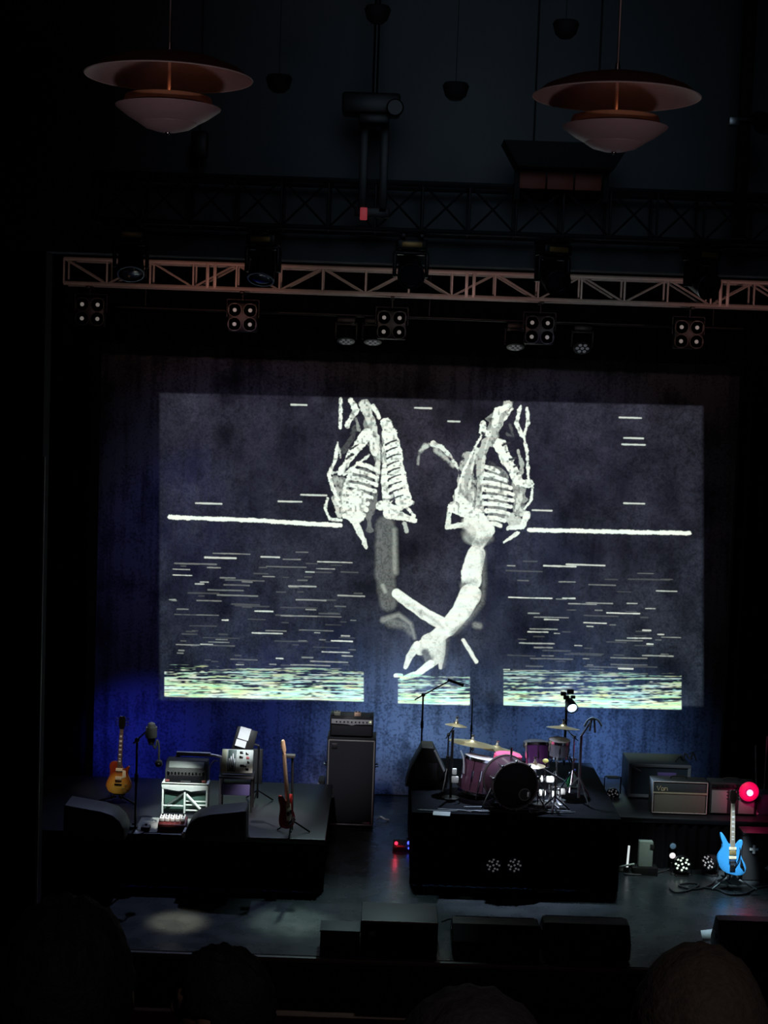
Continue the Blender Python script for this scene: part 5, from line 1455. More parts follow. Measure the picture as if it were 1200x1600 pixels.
# dark follow lamp on a stand and the bright back lamp
lc = P(886, 1090, 20.9)
t = thing('spotlight_on_stand', 'black spotlight with its bright lens shining from behind the drums', 'stage light', (lc.x, 20.9, DZ))
zl = lc.z - DZ
bm = NB(); cyl(bm, (0, 0.02, 0.03), (0, 0.02, zl), 0.018); obj('pole', bm, black_metal, t)
for a in (0.9, 3.0, 5.1):
    bm = NB(); tube(bm, [(0, 0.02, 0.3), (0.22 * math.cos(a), 0.22 * math.sin(a) + 0.0, 0.01)], 0.01, 6); obj('leg', bm, black_metal, t)
bm = NB(); lathe(bm, [(0, -0.09), (0.055, -0.08), (0.075, 0.06), (0.078, 0.10), (0.068, 0.10), (0.06, 0.08)], 18, Matrix.Translation((0.05, 0, zl - 0.09)) @ Matrix.Rotation(R(112), 4, 'X') @ Matrix.Rotation(R(10), 4, 'Y')); hd = obj('lamp_head', bm, black_metal, t)
bm = NB(); lathe(bm, [(0, 0.085), (0.062, 0.083)], 18, Matrix.Translation((0.05, 0, zl - 0.09)) @ Matrix.Rotation(R(112), 4, 'X') @ Matrix.Rotation(R(10), 4, 'Y')); obj('lens', bm, mat('lit_lens', (0.6, 0.7, 0.9), 0.3, emit=(0.5, 0.72, 1), estr=4.5), hd)
for dx_, dz_, s_ in ((-0.05, 0.05, 0.05), (0.04, 0.08, 0.06), (0.08, 0.01, 0.04), (-0.01, 0.0, 0.05)):
    bm = NB(); box(bm, (dx_, 0, zl + dz_), (s_ * 1.5, s_, s_), 0.008, None); obj('barn_door', bm, black_metal, t)
lp_ = Vector((lc.x + 0.05, 20.78, DZ + zl - 0.12))
spot('lamp_beam', lp_, (lc.x + 1.3, 18.6, 0.9), 500, (0.5, 0.72, 1), 34, 0.9, 0.05)
# hi-hat, throne, pedal and small bits around the kit
yk = P(853, 1190, 18.9)
t = thing('drum_clamp', 'bright yellow wing clamp on a thin chrome post right of the tan cymbal', 'drum hardware', (yk.x, 18.95, DZ))
bm = NB(); cyl(bm, (0, 0, 0), (0, 0, yk.z - DZ), 0.009, n=8); obj('post', bm, chrome, t)
bm = NB(); lathe(bm, [(0, 0), (0.06, 0), (0.06, 0.01), (0, 0.012)], 14); obj('base', bm, steel, t)
bm = NB(); ball(bm, (0, -0.01, yk.z - DZ), 0.034, (1.1, 0.8, 0.8), 12); obj('yellow_knob', bm, mat('yellow_knob', (0.7, 0.68, 0.2), 0.4), t)
YR = 20.05
thx = P(835, 1230, YR).x
t = thing('drum_throne', 'round black drum stool behind the kit', 'stool', (thx, YR, DZ))
bm = NB(); lathe(bm, [(0, 0.44), (0.15, 0.44), (0.17, 0.46), (0.165, 0.52), (0.12, 0.535), (0, 0.535)], 24); obj('seat', bm, black_tolex, t)
bm = NB(); cyl(bm, (0, 0, 0.12), (0, 0, 0.44), 0.02); obj('post', bm, chrome, t)
for a in (0.3, 2.4, 4.5):
    bm = NB(); tube(bm, [(0, 0, 0.3), (0.22 * math.cos(a), 0.22 * math.sin(a), 0.012)], 0.012, 6); obj('leg', bm, chrome, t)
def clamp_box(label, px, py, Y, s, m_, nm, cat, z=None):
    c = P(px, py, Y)
    t = thing(nm, label, cat, (c.x, Y, DZ))
    bm = NB(); lathe(bm, [(0, 0), (s * 0.45, 0), (s * 0.5, s * 0.1), (s * 0.5, s * 1.0), (s * 0.2, s * 1.35), (s * 0.2, s * 1.6), (0, s * 1.6)], 16); obj('body', bm, m_, t)
    bm = NB(); cyl(bm, (0, 0, s * 1.6), (0, 0, s * 1.78), s * 0.22, n=10); obj('cap', bm, white_plastic, t)
    return t
# side table by the stool with bottles and towels
sx_ = P(888, 1240, 19.9).x
t = thing('side_table', 'small black side table at the right rear of the kit', 'table', (sx_, 19.9, DZ))
zs = P(888, 1228, 19.9).z - DZ
bm = NB(); box(bm, (0, 0, zs - 0.012), (0.24, 0.24, 0.024), 0.006); obj('table_top', bm, black_tolex, t)
bm = NB(); cyl(bm, (0, 0, 0.02), (0, 0, zs - 0.02), 0.02); obj('post', bm, black_metal, t)
bm = NB(); lathe(bm, [(0, 0), (0.14, 0), (0.14, 0.015), (0, 0.02)], 20); obj('base', bm, black_metal, t)
def bottle(label, x, y, z, s, m_, capm):
    t = thing('bottle', label, 'bottle', (x, y, z))
    bm = NB(); lathe(bm, [(0, 0), (0.033 * s, 0), (0.035 * s, 0.01), (0.035 * s, 0.12 * s), (0.014 * s, 0.16 * s), (0.013 * s, 0.185 * s), (0, 0.185 * s)], 16); obj('body', bm, m_, t)
    bm = NB(); cyl(bm, (0, 0, 0.185 * s), (0, 0, 0.205 * s), 0.016 * s, n=10); obj('cap', bm, capm, t)
bottle('bright green bottle on the side table behind the drums', sx_ + 0.0, 19.82, DZ + zs, 0.95, mat('green_bottle', (0.05, 0.5, 0.16), 0.2, coat=0.5), white_plastic)
bottle('clear white water bottle on the side table behind the drums', sx_ + 0.07, 19.95, DZ + zs, 1.0, white_plastic, mat('blue_cap', (0.1, 0.15, 0.6), 0.4))
# white boxy monitor mixer bits at the left of the kit
c = P(711, 1236, 19.1)
t = thing('microphone_stand', 'short stand left of the floor tom holding two white clamped microphones', 'microphone stand', (P(704, 1240, 19.1).x, 19.1, DZ))
zb_ = P(708, 1210, 19.1).z - DZ
bm = NB(); cyl(bm, (0, 0, 0.02), (0, 0, P(702, 1140, 19.1).z - DZ), 0.016); obj('pole', bm, black_metal, t)
bm = NB(); lathe(bm, [(0, 0), (0.11, 0), (0.11, 0.016), (0, 0.02)], 20); obj('base', bm, black_metal, t)
bm = NB(); box(bm, (0.035, -0.03, zb_ + 0.045), (0.055, 0.05, 0.075), 0.012); obj('white_microphone', bm, white_plastic, t)
bm = NB(); box(bm, (0.045, -0.03, zb_ - 0.055), (0.085, 0.05, 0.08), 0.012); obj('white_microphone', bm, white_plastic, t)
bm = NB(); tube(bm, smooth_path([(0.1, -0.02, zb_ + 0.3), (0.14, -0.02, zb_ + 0.2), (0.15, -0.02, zb_ + 0.02)], 4), 0.011, 6); obj('cable_clip', bm, grey, t)
# kick pedal, clamps: small chrome fittings under the toms
def fitting(label, px, py, Y, m_):
    c = P(px, py, Y)
    t = thing('drum_clamp', label, 'drum hardware', (c.x, Y, DZ), (0, 0, 0), 'chrome fittings right of the bass drum')
    h = c.z - DZ
    bm = NB(); cyl(bm, (0, 0, 0), (0, 0, h), 0.012, n=8); obj('post', bm, chrome, t)
    bm = NB(); lathe(bm, [(0, 0), (0.06, 0), (0.06, 0.01), (0, 0.012)], 14); obj('base', bm, steel, t)
    bm = NB(); box(bm, (0, -0.02, h), (0.10, 0.06, 0.075), 0.018); obj('clamp_body', bm, m_, t)
    bm = NB(); cyl(bm, (0.03, -0.03, h + 0.02), (0.075, -0.035, h + 0.035), 0.012, n=8); obj('wing_screw', bm, chrome, t)
for i, (px, py, lb) in enumerate([(842, 1216, 'chrome clamp on a short post, topmost beside the bass drum rim'), (846, 1238, 'chrome clamp on a short post, right of the bass drum head'),
                                  (859, 1217, 'chrome clamp on a short post under the grey rack tom'), (877, 1236, 'chrome clamp on a short post beside the pale boom stand'),
                                  (864, 1240, 'chrome clamp on a short post, lowest of those right of the bass drum')]):
    fitting(lb, px, py, 18.95 + 0.08 * i, white_plastic)  # white bodies stand in for bright glints on the chrome
t = thing('kick_pedal', 'low silver pedal on the riser right of the bass drum', 'drum pedal', (P(876, 1262, 18.95).x, 18.8, DZ), (0, 0, R(12)))
bm = NB(); box(bm, (0, 0.14, 0.008), (0.10, 0.30, 0.014), 0.003); obj('base_plate', bm, steel, t)
bm = NB(); box(bm, (0, 0.12, 0.05), (0.08, 0.26, 0.012), 0.003, Matrix.Rotation(R(10), 4, 'X')); obj('footboard', bm, chrome, t)
for s in (-1, 1):
    bm = NB(); box(bm, (s * 0.055, 0.27, 0.11), (0.016, 0.03, 0.2), 0.004); obj('upright', bm, chrome, t)
bm = NB(); cyl(bm, (-0.06, 0.27, 0.2), (0.06, 0.27, 0.2), 0.009, n=8); obj('axle', bm, chrome, t)
# black drum monitor at the left
c = on(668, 1238, DZ)
t = thing('stage_monitor', 'black slanted drum monitor with a silver edge at the left of the kit', 'stage monitor', (c.x, 19.6, DZ))
hm = 0.50
bm = NB(); prism(bm, [(-0.27, 0.0), (0.25, 0.0), (0.25, 0.14), (0.06, hm), (-0.08, hm), (-0.22, 0.22)], 0, 0.4, 0.015); obj('cabinet', bm, black_paint, t)
bm = NB(); tube(bm, [(0.245, -0.006, 0.14), (0.08, -0.006, hm - 0.03)], 0.014, 6); obj('edge_strip', bm, grey, t)
bm = NB(); box(bm, (-0.02, -0.004, 0.2), (0.28, 0.01, 0.22), 0.004); obj('grille', bm, dark_grille, t)
c = on(690, 1278, DZ)
bm = NB(); box(bm, (0, 0.05, 0.006), (0.2, 0.14, 0.006), 0, Matrix.Rotation(R(4), 4, 'X')); o = obj('sheet_of_paper', bm, mat('grey_paper', (0.5, 0.52, 0.5), 0.8), None, c + Vector((0, 0.10, 0.0)), (0, 0, -0.1)); tag(o, 'pale sheet of paper at the front left corner of the drum riser', 'paper')
bm = NB()
rr = random.Random(3)
for k in range(5):
    pts = [on(650 + 250 * rr.random(), 1262 + 18 * rr.random(), DZ) for _ in range(5)]
    pts.sort(key=lambda p: p.x)
    pts = [Vector((p.x, max(18.5, p.y), DZ + 0.008 + 0.003 * k)) for p in pts]
    tube(bm, smooth_path(pts, 4), 0.006, 5)
o = obj('drum_cables', bm, cable_m, kind='stuff'); tag(o, 'tangle of thin cables on the drum riser', 'cables', kind='stuff')

# LED par lights
led_white = mat('white_led', (0.5, 0.5, 0.5), 0.3, emit=(0.85, 1, 0.85), estr=0.9)
led_grey = mat('grey_led', (0.35, 0.35, 0.36), 0.3, emit=(0.9, 0.92, 1), estr=0.06)
led_mid = mat('pale_led', (0.4, 0.4, 0.4), 0.3, emit=(0.95, 0.95, 1), estr=0.3)
def par(label, c, rz, tilt, leds_m, r=0.085, floor_z=None, group=None):
    t = thing('par_light', label, 'stage light', c, (0, 0, rz), group)
    M = Matrix.Rotation(R(90) + tilt, 4, 'X')
    bm = NB(); lathe(bm, [(0, -0.13), (r * 0.7, -0.12), (r * 1.05, -0.02), (r * 1.08, 0.02), (r * 0.98, 0.02), (r * 0.98, 0.0), (0, 0.0)], 22, M); hd = obj('housing', bm, black_metal, t)
    pts = [(0, 0)] + [(r * 0.5 * math.cos(k * PI / 2 + 0.4), r * 0.5 * math.sin(k * PI / 2 + 0.4)) for k in range(4)] + [(r * 0.8 * math.cos(k * PI / 4), r * 0.8 * math.sin(k * PI / 4)) for k in range(8)]
    for x, y in pts:
        bm = NB(); lathe(bm, [(r * 0.15, 0.001), (r * 0.12, 0.007), (0, 0.009)], 9, M @ Matrix.Translation((x, y, 0))); obj('led', bm, leds_m, hd)
    dz = (floor_z - c[2]) if floor_z is not None else -r - 0.03
    bm = NB()
    tube(bm, [(-r - 0.025, 0.04, 0), (-r - 0.025, 0.04, dz + 0.012), (r + 0.025, 0.04, dz + 0.012), (r + 0.025, 0.04, 0)], 0.01, 6)
    box(bm, (0, 0.05, dz + 0.006), (0.16, 0.14, 0.012), 0.003)
    obj('yoke', bm, black_metal, t)
    return t
for px, lb in ((771, 'unlit LED par light clamped to the drum riser front, left of the pair'), (804, 'unlit LED par light clamped to the drum riser front, right of the pair')):
    c = P(px, 1352, 18.30)
    t = par(lb, c, 0, 0, led_grey, 0.085, None, 'par lights on the drum riser front')
    bm = NB(); box(bm, (0, 0.09, -0.105), (0.05, 0.11, 0.03), 0.004); obj('bracket', bm, black_metal, t)
def floor_par(label, px, py, pyfloor, rz, tilt, lm, r):
    f = on(px, pyfloor, 0)
    c = P(px, py, f.y)
    return par(label, c, rz, tilt, lm, r, 0.0)
floor_par('lit white LED par light on the floor in front of the right riser', 1066, 1350, 1369, 0, 0.1, led_white, 0.098)
floor_par('dim LED par light turned aside on the floor left of the blue guitar', 1107, 1347, 1368, -0.8, 0.1, led_mid, 0.09)
c = on(957, 1258, DZ)
cc = P(957, 1241, 20.4)
par('dim LED par light standing on the drum riser beside the flight case', (cc.x, 20.4, cc.z), 0, 0.1, led_grey, 0.08, DZ)

# ------------------------------------------------------------------ right riser
q = on(1061, 1286, RRISER)
kq = q.y / FPX
combo_cloth = mat('brown_grille_cloth', (0.17, 0.16, 0.13), 0.85, noise=0.4, scale=300)
def combo(label, px0, px1, pytop, pybot, y, cloth, strip, badge):
    a, b_ = P(px0, pybot, y), P(px1, pybot, y)
    w = b_.x - a.x
    h = P((px0 + px1) / 2, pytop, y).z - RRISER
    t = thing('combo_amplifier', label, 'amplifier', ((a.x + b_.x) / 2, y, RRISER))
    bm = NB(); box(bm, (0, 0.14, h / 2 + 0.008), (w, 0.26, h - 0.016), 0.012); obj('cabinet', bm, black_tolex, t)
    if badge:
        bm = NB(); box(bm, (0, 0.004, h * 0.33), (w * 0.92, 0.012, h * 0.58), 0.004); obj('grille_cloth', bm, cloth, t)
        bm = NB(); box(bm, (0, 0.004, h * 0.8), (w * 0.92, 0.012, h * 0.26), 0.004); obj('upper_panel', bm, mat('dark_teal_cloth', (0.05, 0.065, 0.07), 0.8), t)
        bm = NB(); box(bm, (0, -0.004, h * 0.645), (w * 0.96, 0.014, 0.02), 0.003); obj('trim_strip', bm, strip, t)
        # badge: three strokes as in the photograph, too small to read
        x0 = -w * 0.42
        for pts in ([(0, 0.05), (0.02, 0.0), (0.045, 0.055)], [(0.055, 0.0), (0.06, 0.035), (0.085, 0.03), (0.082, 0.0), (0.058, 0.0)], [(0.095, 0.0), (0.1, 0.035), (0.125, 0.03), (0.13, 0.0)]):
            bm = NB(); tube(bm, [(x0 + p[0], -0.008, h * 0.72 + p[1]) for p in pts], 0.007, 5); obj('badge_letter', bm, mat('pale_gold', (0.75, 0.68, 0.45), 0.35, 0.3), t)
        bm = NB(); frame(bm, w - 0.02, 0.02, h - 0.01, 0.0, 0.007); obj('piping', bm, piping, t)
    else:
        for s in (-1, 1):
            bm = NB(); box(bm, (s * w * 0.29, 0.004, h * 0.42), (w * 0.34, 0.014, h * 0.7), 0.006); obj('grille_cloth', bm, cloth, t)
        bm = NB(); box(bm, (0, 0.004, h * 0.9), (w * 0.94, 0.012, h * 0.12), 0.004); pn = obj('control_panel', bm, strip, t)
        for i in range(7):
            bm = NB(); cyl(bm, (-w * 0.36 + i * w * 0.12, -0.014, h * 0.9), (-w * 0.36 + i * w * 0.12, 0.0, h * 0.9), 0.012, n=8); obj('knob', bm, black_gloss, pn)
    bm = NB(); tube(bm, smooth_path([(-0.1, 0.14, h - 0.004), (-0.08, 0.14, h + 0.03), (0.08, 0.14, h + 0.03), (0.1, 0.14, h - 0.004)], 4), 0.009, 6); obj('handle', bm, rubber, t)
    for s in (-1, 1):
        bm = NB(); box(bm, (s * w * 0.4, 0.14, 0.005), (0.05, 0.2, 0.01)); obj('foot', bm, rubber, t)
    return t
combo('tan-fronted combo amplifier with a pale gold strip on the right riser', 1017, 1104, 1221, 1284, 19.62, combo_cloth, mat('gold_strip', (0.6, 0.55, 0.38), 0.4, 0.3), True)
combo('dark combo amplifier with two grey grille panels behind the blue guitar', 1107, 1180, 1224, 1285, 19.66, mat('grey_grille', (0.22, 0.24, 0.23), 0.85, noise=0.3, scale=200), black_metal, False)
# flight case behind
y0 = 20.35
a, b_ = P(979, 1280, y0), P(1075, 1280, y0)
hc_ = P(985, 1192, y0).z - RRISER
case_m = mat('dark_blue_laminate', (0.03, 0.05, 0.075), 0.5, noise=0.2)
edge_m = mat('dull_aluminium_edge', (0.28, 0.32, 0.38), 0.5, 0.4)
t = thing('flight_case', 'tall dark blue flight case with metal edges behind the tan combo', 'case', ((a.x + b_.x) / 2, y0, RRISER))
w = b_.x - a.x
bm = NB(); box(bm, (0, 0.3, hc_ / 2 + 0.02), (w, 0.6, hc_ - 0.04), 0.01); obj('panel', bm, case_m, t)
for s in (-1, 1):
    bm = NB(); box(bm, (s * (w / 2 - 0.015), -0.004, hc_ / 2 + 0.02), (0.04, 0.02, hc_ - 0.05), 0.004); obj('edge_profile', bm, edge_m, t)
for z in (0.04, hc_ - 0.025):
    bm = NB(); box(bm, (0, -0.006, z), (w, 0.02, 0.04), 0.004); obj('edge_profile', bm, edge_m, t)
bm = NB(); tube(bm, [(-w / 2 + 0.02, -0.015, hc_ - 0.03), (-w / 2 + 0.15, -0.015, hc_ - 0.1)], 0.012, 6); obj('corner_brace', bm, edge_m, t)
bm = NB(); box(bm, (w * 0.12, -0.005, hc_ - 0.135), (0.24, 0.006, 0.05), 0.001); obj('violet_label', bm, mat('violet_label', (0.22, 0.16, 0.5), 0.6), t)
for s in (-1, 1):
    for q_ in (0.1, 0.5):
        bm = NB(); cyl(bm, (s * (w / 2 - 0.08) - 0.015, q_, 0.02), (s * (w / 2 - 0.08) + 0.015, q_, 0.02), 0.02, n=10); obj('caster', bm, rubber, t)
bm = NB()
tube(bm, smooth_path([(0.0, 0.1, 0.012), (0.05, 0.05, 0.09), (0.1, 0.1, 0.03), (0.13, 0.12, 0.12), (0.19, 0.08, 0.05), (0.22, 0.1, 0.14), (0.28, 0.1, 0.02)], 5), 0.012, 6)
o = obj('cable_coil', bm, cable_m, None, (b_.x - 0.18, y0 + 0.02, RRISER + hc_)); tag(o, 'loose coil of cable heaped on top of the flight case', 'cable')
# dark case at the far right with white plus marks
y1 = 19.05
a, b_ = P(1158, 1372, y1), P(1230, 1372, y1)
t = thing('equipment_case', 'dark case with white plus marks behind the blue guitar at the right edge', 'case', ((a.x + b_.x) / 2, y1, 0))
w = b_.x - a.x
hq = P(1178, 1302, y1).z
bm = NB(); box(bm, (0, 0.16, hq / 2 + 0.004), (w, 0.3, hq - 0.008), 0.012); obj('shell', bm, black_tolex, t)
bm = NB(); box(bm, (0, 0.16, hq - 0.03), (w + 0.008, 0.305, 0.02), 0.003); obj('lid_strip', bm, black_metal, t)
pm = P(1178, 1327, y1)
mark = mat('white_mark', (0.8, 0.84, 0.84), 0.6)
for px, py, s in ((1178, 1327, 0.105), (1199, 1356, 0.06)):
    pm = P(px, py, y1)
    bm = NB(); x_, z_ = pm.x - (a.x + b_.x) / 2, pm.z
    box(bm, (x_, -0.004, z_), (s, 0.006, s * 0.3)); box(bm, (x_, -0.005, z_), (s * 0.3, 0.006, s)); obj('plus_mark', bm, mark, t)
c = P(1182, 1271, 19.75)
t = thing('equipment_case', 'dark violet case with one small white star mark at the right edge of the riser', 'case', (P(1200, 1271, 19.75).x, 19.75, RRISER))
bm = NB(); box(bm, (0, 0.15, 0.13), (0.34, 0.3, 0.26), 0.012); obj('shell', bm, mat('dark_violet_case', (0.03, 0.025, 0.06), 0.6), t)
bm = NB(); x_, z_ = c.x - P(1200, 1271, 19.75).x, c.z - RRISER
prism(bm, [(x_ - 0.03, z_), (x_ - 0.008, z_ + 0.012), (x_, z_ + 0.06), (x_ + 0.008, z_ + 0.012), (x_ + 0.03, z_), (x_ + 0.008, z_ - 0.012), (x_, z_ - 0.05), (x_ - 0.008, z_ - 0.012)], -0.004, 0.001); obj('star_mark', bm, mark, t)
# red lamp
c = P(1171, 1238, 19.58)
t = thing('red_lamp', 'small lamp glowing intense pinkish red above the dark combo amplifier', 'lamp', (c.x, 19.58, c.z))
bm = NB(); lathe(bm, [(0, -0.07), (0.03, -0.06), (0.05, 0.0), (0.05, 0.02), (0.042, 0.01)], 14, Matrix.Rotation(R(90), 4, 'X')); obj('housing', bm, black_metal, t)
bm = NB(); ball(bm, (0, -0.03, 0), 0.04, n=14); obj('bulb', bm, mat('red_bulb', (0.5, 0.05, 0.1), 0.4, emit=(1, 0.10, 0.28), estr=9), t)
bm = NB(); tube(bm, [(0, 0.04, 0.0), (0, 0.055, P(1143, 1224, 19.66).z - c.z + 0.012), (0, 0.20, P(1143, 1224, 19.66).z - c.z + 0.012)], 0.01, 8); obj('stem', bm, black_metal, t)
bm = NB(); lathe(bm, [(0.034, 0.012), (0.085, 0.004), (0.125, -0.03), (0.115, -0.04), (0.05, -0.012)], 28, Matrix.Rotation(R(90), 4, 'X'), close=True); obj('lit_reflector', bm, mat('lit_red_reflector', (0.6, 0.02, 0.1), 0.5, emit=(1, 0.0, 0.16), estr=0.32), t)
point('red_glow', (c.x, 19.46, c.z + 0.01), 3.0, (1, 0.03, 0.2), 0.03)
# pale rods at the far right
for px0, py0, px1, py1, lb in ((1181, 1165, 1182, 1238, 'thin pale upright rod above the red lamp'), (1199, 1150, 1195, 1222, 'thin pale rod at the extreme right edge')):
    p0, p1 = P(px0, py0, 20.2), P(px1, py1, 20.2)
    t = thing('stand_rod', lb, 'stand', (p1.x, 20.2, RRISER))
    bm = NB(); tube(bm, [(0, 0, 0.01), (0, 0, p1.z - RRISER), (p0.x - p1.x, 0, p0.z - RRISER)], 0.012, 7); obj('rod', bm, mat('dull_pale_rod', (0.3, 0.28, 0.3), 0.5), t)
    bm = NB(); lathe(bm, [(0, 0), (0.055, 0), (0.055, 0.012), (0, 0.02)], 16); obj('base', bm, black_metal, t)
# white tube light and small boxes in front of the right riser
c = on(979, 1362, 0)
kk = c.y / FPX
t = thing('tube_light', 'short upright white tube light with a crossbar at the corner of the drum riser', 'stage light', c)
bm = NB(); cyl(bm, (0.004, 0, 0.05), (0.016, 0, 0.325), 0.013, n=10); obj('tube', bm, mat('lit_tube', (0.8, 0.85, 0.85), 0.4, emit=(0.9, 1, 1), estr=0.7), t)
bm = NB(); box(bm, (0, 0, 0.03), (0.05, 0.08, 0.06), 0.008); obj('base', bm, black_metal, t)
bm = NB(); tube(bm, [(-0.08, 0, 0.06), (0.0, -0.01, 0.085), (0.09, 0, 0.1)], 0.012, 6); obj('crossbar', bm, mat('pale_green_bar', (0.55, 0.65, 0.58), 0.5), t)
bm = NB(); box(bm, (-0.065, 0.02, 0.03), (0.05, 0.03, 0.06), 0.01); obj('side_foot', bm, MATS['pale_green_bar'], t)
y2 = 19.14
c = P(1009, 1352, y2)
hb = P(1009, 1316, y2).z
t = thing('junction_box', 'grey green junction box on a dark base beside the tube light', 'electrical box', (c.x, y2, 0))
bm = NB(); box(bm, (0, 0.08, 0.05), (0.30, 0.2, 0.1), 0.01); obj('base', bm, black_metal, t)
bm = NB(); box(bm, (0, 0.07, 0.1 + (hb - 0.1) / 2), (0.17, 0.1, hb - 0.1), 0.008); obj('case', bm, mat('grey_green_box', (0.22, 0.27, 0.24), 0.5), t)
bm = NB(); box(bm, (0.07, 0.015, hb - 0.06), (0.05, 0.012, 0.06), 0.004); obj('socket', bm, rubber, t)
c = on(1052, 1362, 0)
t = thing('small_spotlight', 'small black spotlight with a dull blue upper lamp beside the lit par light', 'stage light', (P(1051, 1350, c.y).x, c.y + 0.06, 0))
hl1, hl2 = P(1051, 1336, c.y + 0.06).z, P(1050, 1321, c.y + 0.06).z
bm = NB(); cyl(bm, (0, 0.02, 0), (0, 0.02, hl2), 0.014); obj('post', bm, black_metal, t)
bm = NB(); lathe(bm, [(0, 0), (0.07, 0), (0.07, 0.012), (0, 0.018)], 16); obj('base', bm, black_metal, t)
for z_, mm, nm in ((hl1, mat('white_lens_lit', (0.5, 0.5, 0.5), 0.3, emit=(1, 0.92, 0.95), estr=0.8), 'white_lens'), (hl2, mat('blue_lens_dim', (0.12, 0.2, 0.28), 0.3, emit=(0.2, 0.4, 0.6), estr=0.15), 'blue_lens')):
    bm = NB(); lathe(bm, [(0, -0.05), (0.04, -0.04), (0.048, 0.03), (0.04, 0.03)], 14, Matrix.Translation((0, 0, z_)) @ Matrix.Rotation(R(90), 4, 'X')); hd = obj('lamp_head', bm, black_metal, t)
    bm = NB(); lathe(bm, [(0.038, 0.026), (0.026, 0.034), (0, 0.036)], 14, Matrix.Translation((0, 0, z_)) @ Matrix.Rotation(R(90), 4, 'X')); obj(nm, bm, mm, hd)
# cables on the floor
def floor_cable(label, pxs, r=0.011, name='cable'):
    pts = [on(px, py, 0) for px, py in pxs]
    bm = NB(); tube(bm, smooth_path([(p.x, p.y, r + 0.001) for p in pts], 6), r, 6)
    o = obj(name, bm, cable_m); tag(o, label, 'cable')
floor_cable('dark cable running along the floor in front of the junction box', [(975, 1367), (1000, 1368), (1022, 1366), (1045, 1360)])
floor_cable('long looping cable on the floor left of the blue guitar stand', [(1046, 1389), (1056, 1396), (1075, 1393), (1092, 1384), (1076, 1381), (1060, 1385), (1085, 1391), (1110, 1384), (1118, 1374)])
floor_cable('cable curving on the floor beneath the blue guitar', [(1098, 1388), (1122, 1392), (1140, 1399), (1165, 1398), (1178, 1391), (1200, 1386), (1225, 1385)])
floor_cable('thin cable lying on the floor between subwoofer and wedge', [(690, 1441), (702, 1437), (712, 1441), (704, 1462)], 0.008)

# ------------------------------------------------------------------ audience on the balcony
skin = mat('skin', (0.28, 0.17, 0.13), 0.6)
def capsule(bm, p0, p1, r0, r1, n=12):
    p0, p1 = Vector(p0), Vector(p1)
    cyl(bm, p0, p1, r0, r1, n)
    for p, r in ((p0, r0), (p1, r1)):
        g_ = bmesh.ops.create_uvsphere(bm, u_segments=n, v_segments=8, radius=r)
        bmesh.ops.translate(bm, verts=g_['verts'], vec=p)
def solid(name, bm, m_, voxel, smooth=3):
    me = bpy.data.meshes.new(name + '_raw')
    bm.to_mesh(me); bm.free()
    o = bpy.data.objects.new(name + '_raw', me)
    C.objects.link(o)
    rm = o.modifiers.new('r', 'REMESH'); rm.mode = 'VOXEL'; rm.voxel_size = voxel
    s_ = o.modifiers.new('s', 'SMOOTH'); s_.iterations = smooth; s_.factor = 0.5
    dg = bpy.context.evaluated_depsgraph_get()
    out = bpy.data.meshes.new_from_object(o.evaluated_get(dg))
    out.name = name
    bpy.data.objects.remove(o)
    out.materials.clear(); out.materials.append(m_)
    out.polygons.foreach_set('use_smooth', [True] * len(out.polygons))
    return out
def limbs(bm, k, arms=True, legs=True, hands=True):
    """standing figure 1.74 m tall, facing +y; k widens it for clothing"""
    if legs:
        for s in (-1, 1):
            capsule(bm, (s * 0.095, 0, 0.92), (s * 0.105, 0.015, 0.49), 0.085 + k, 0.056 + k)
            capsule(bm, (s * 0.105, 0.015, 0.49), (s * 0.11, -0.01, 0.09), 0.054 + k, 0.038 + k)
    if arms:
        for s in (-1, 1):
            capsule(bm, (s * 0.19, -0.01, 1.40), (s * 0.255, -0.02, 1.12), 0.05 + k, 0.04 + k)
            capsule(bm, (s * 0.255, -0.02, 1.12), (s * 0.245, 0.09, 0.90), 0.039 + k, 0.028 + k)
def torso(bm, k):
    capsule(bm, (0, 0.0, 0.98), (0, -0.005, 1.38), 0.098 + k, 0.088 + k, 14)
    for s in (-1, 1):
        capsule(bm, (s * 0.085, 0.0, 0.95), (s * 0.085, 0.005, 1.15), 0.095 + k, 0.09 + k, 14)
        capsule(bm, (s * 0.085, 0.005, 1.15), (s * 0.105, 0.0, 1.34), 0.09 + k, 0.09 + k, 14)
        capsule(bm, (s * 0.04, -0.015, 1.45), (s * 0.18, -0.01, 1.40), 0.055 + k, 0.05 + k, 12)
bm = NB()
torso(bm, 0); limbs(bm, 0)
capsule(bm, (0, -0.015, 1.42), (0, 0.01, 1.55), 0.058, 0.052)
for s in (-1, 1):
    capsule(bm, (s * 0.11, -0.02, 0.05), (s * 0.125, 0.15, 0.035), 0.04, 0.034)
    ball(bm, (s * 0.243, 0.115, 0.85), 0.042, (0.55, 1.0, 1.15), 12)
    for f_, (dy, ln) in enumerate(((-0.03, 0.075), (-0.01, 0.09), (0.012, 0.085), (0.033, 0.065))):
        p0 = Vector((s * 0.243, 0.118 + dy, 0.82)); p1 = p0 + Vector((-s * 0.008, 0.012, -ln * 0.55)); p2 = p1 + Vector((-s * 0.022, 0.006, -ln * 0.4))
        capsule(bm, p0, p1, 0.0105, 0.0095, 8); capsule(bm, p1, p2, 0.0095, 0.0085, 8)
    p0 = Vector((s * 0.235, 0.145, 0.86)); p1 = p0 + Vector((-s * 0.012, 0.03, -0.035)); p2 = p1 + Vector((-s * 0.01, 0.008, -0.03))
    capsule(bm, p0, p1, 0.013, 0.011, 8); capsule(bm, p1, p2, 0.011, 0.0095, 8)
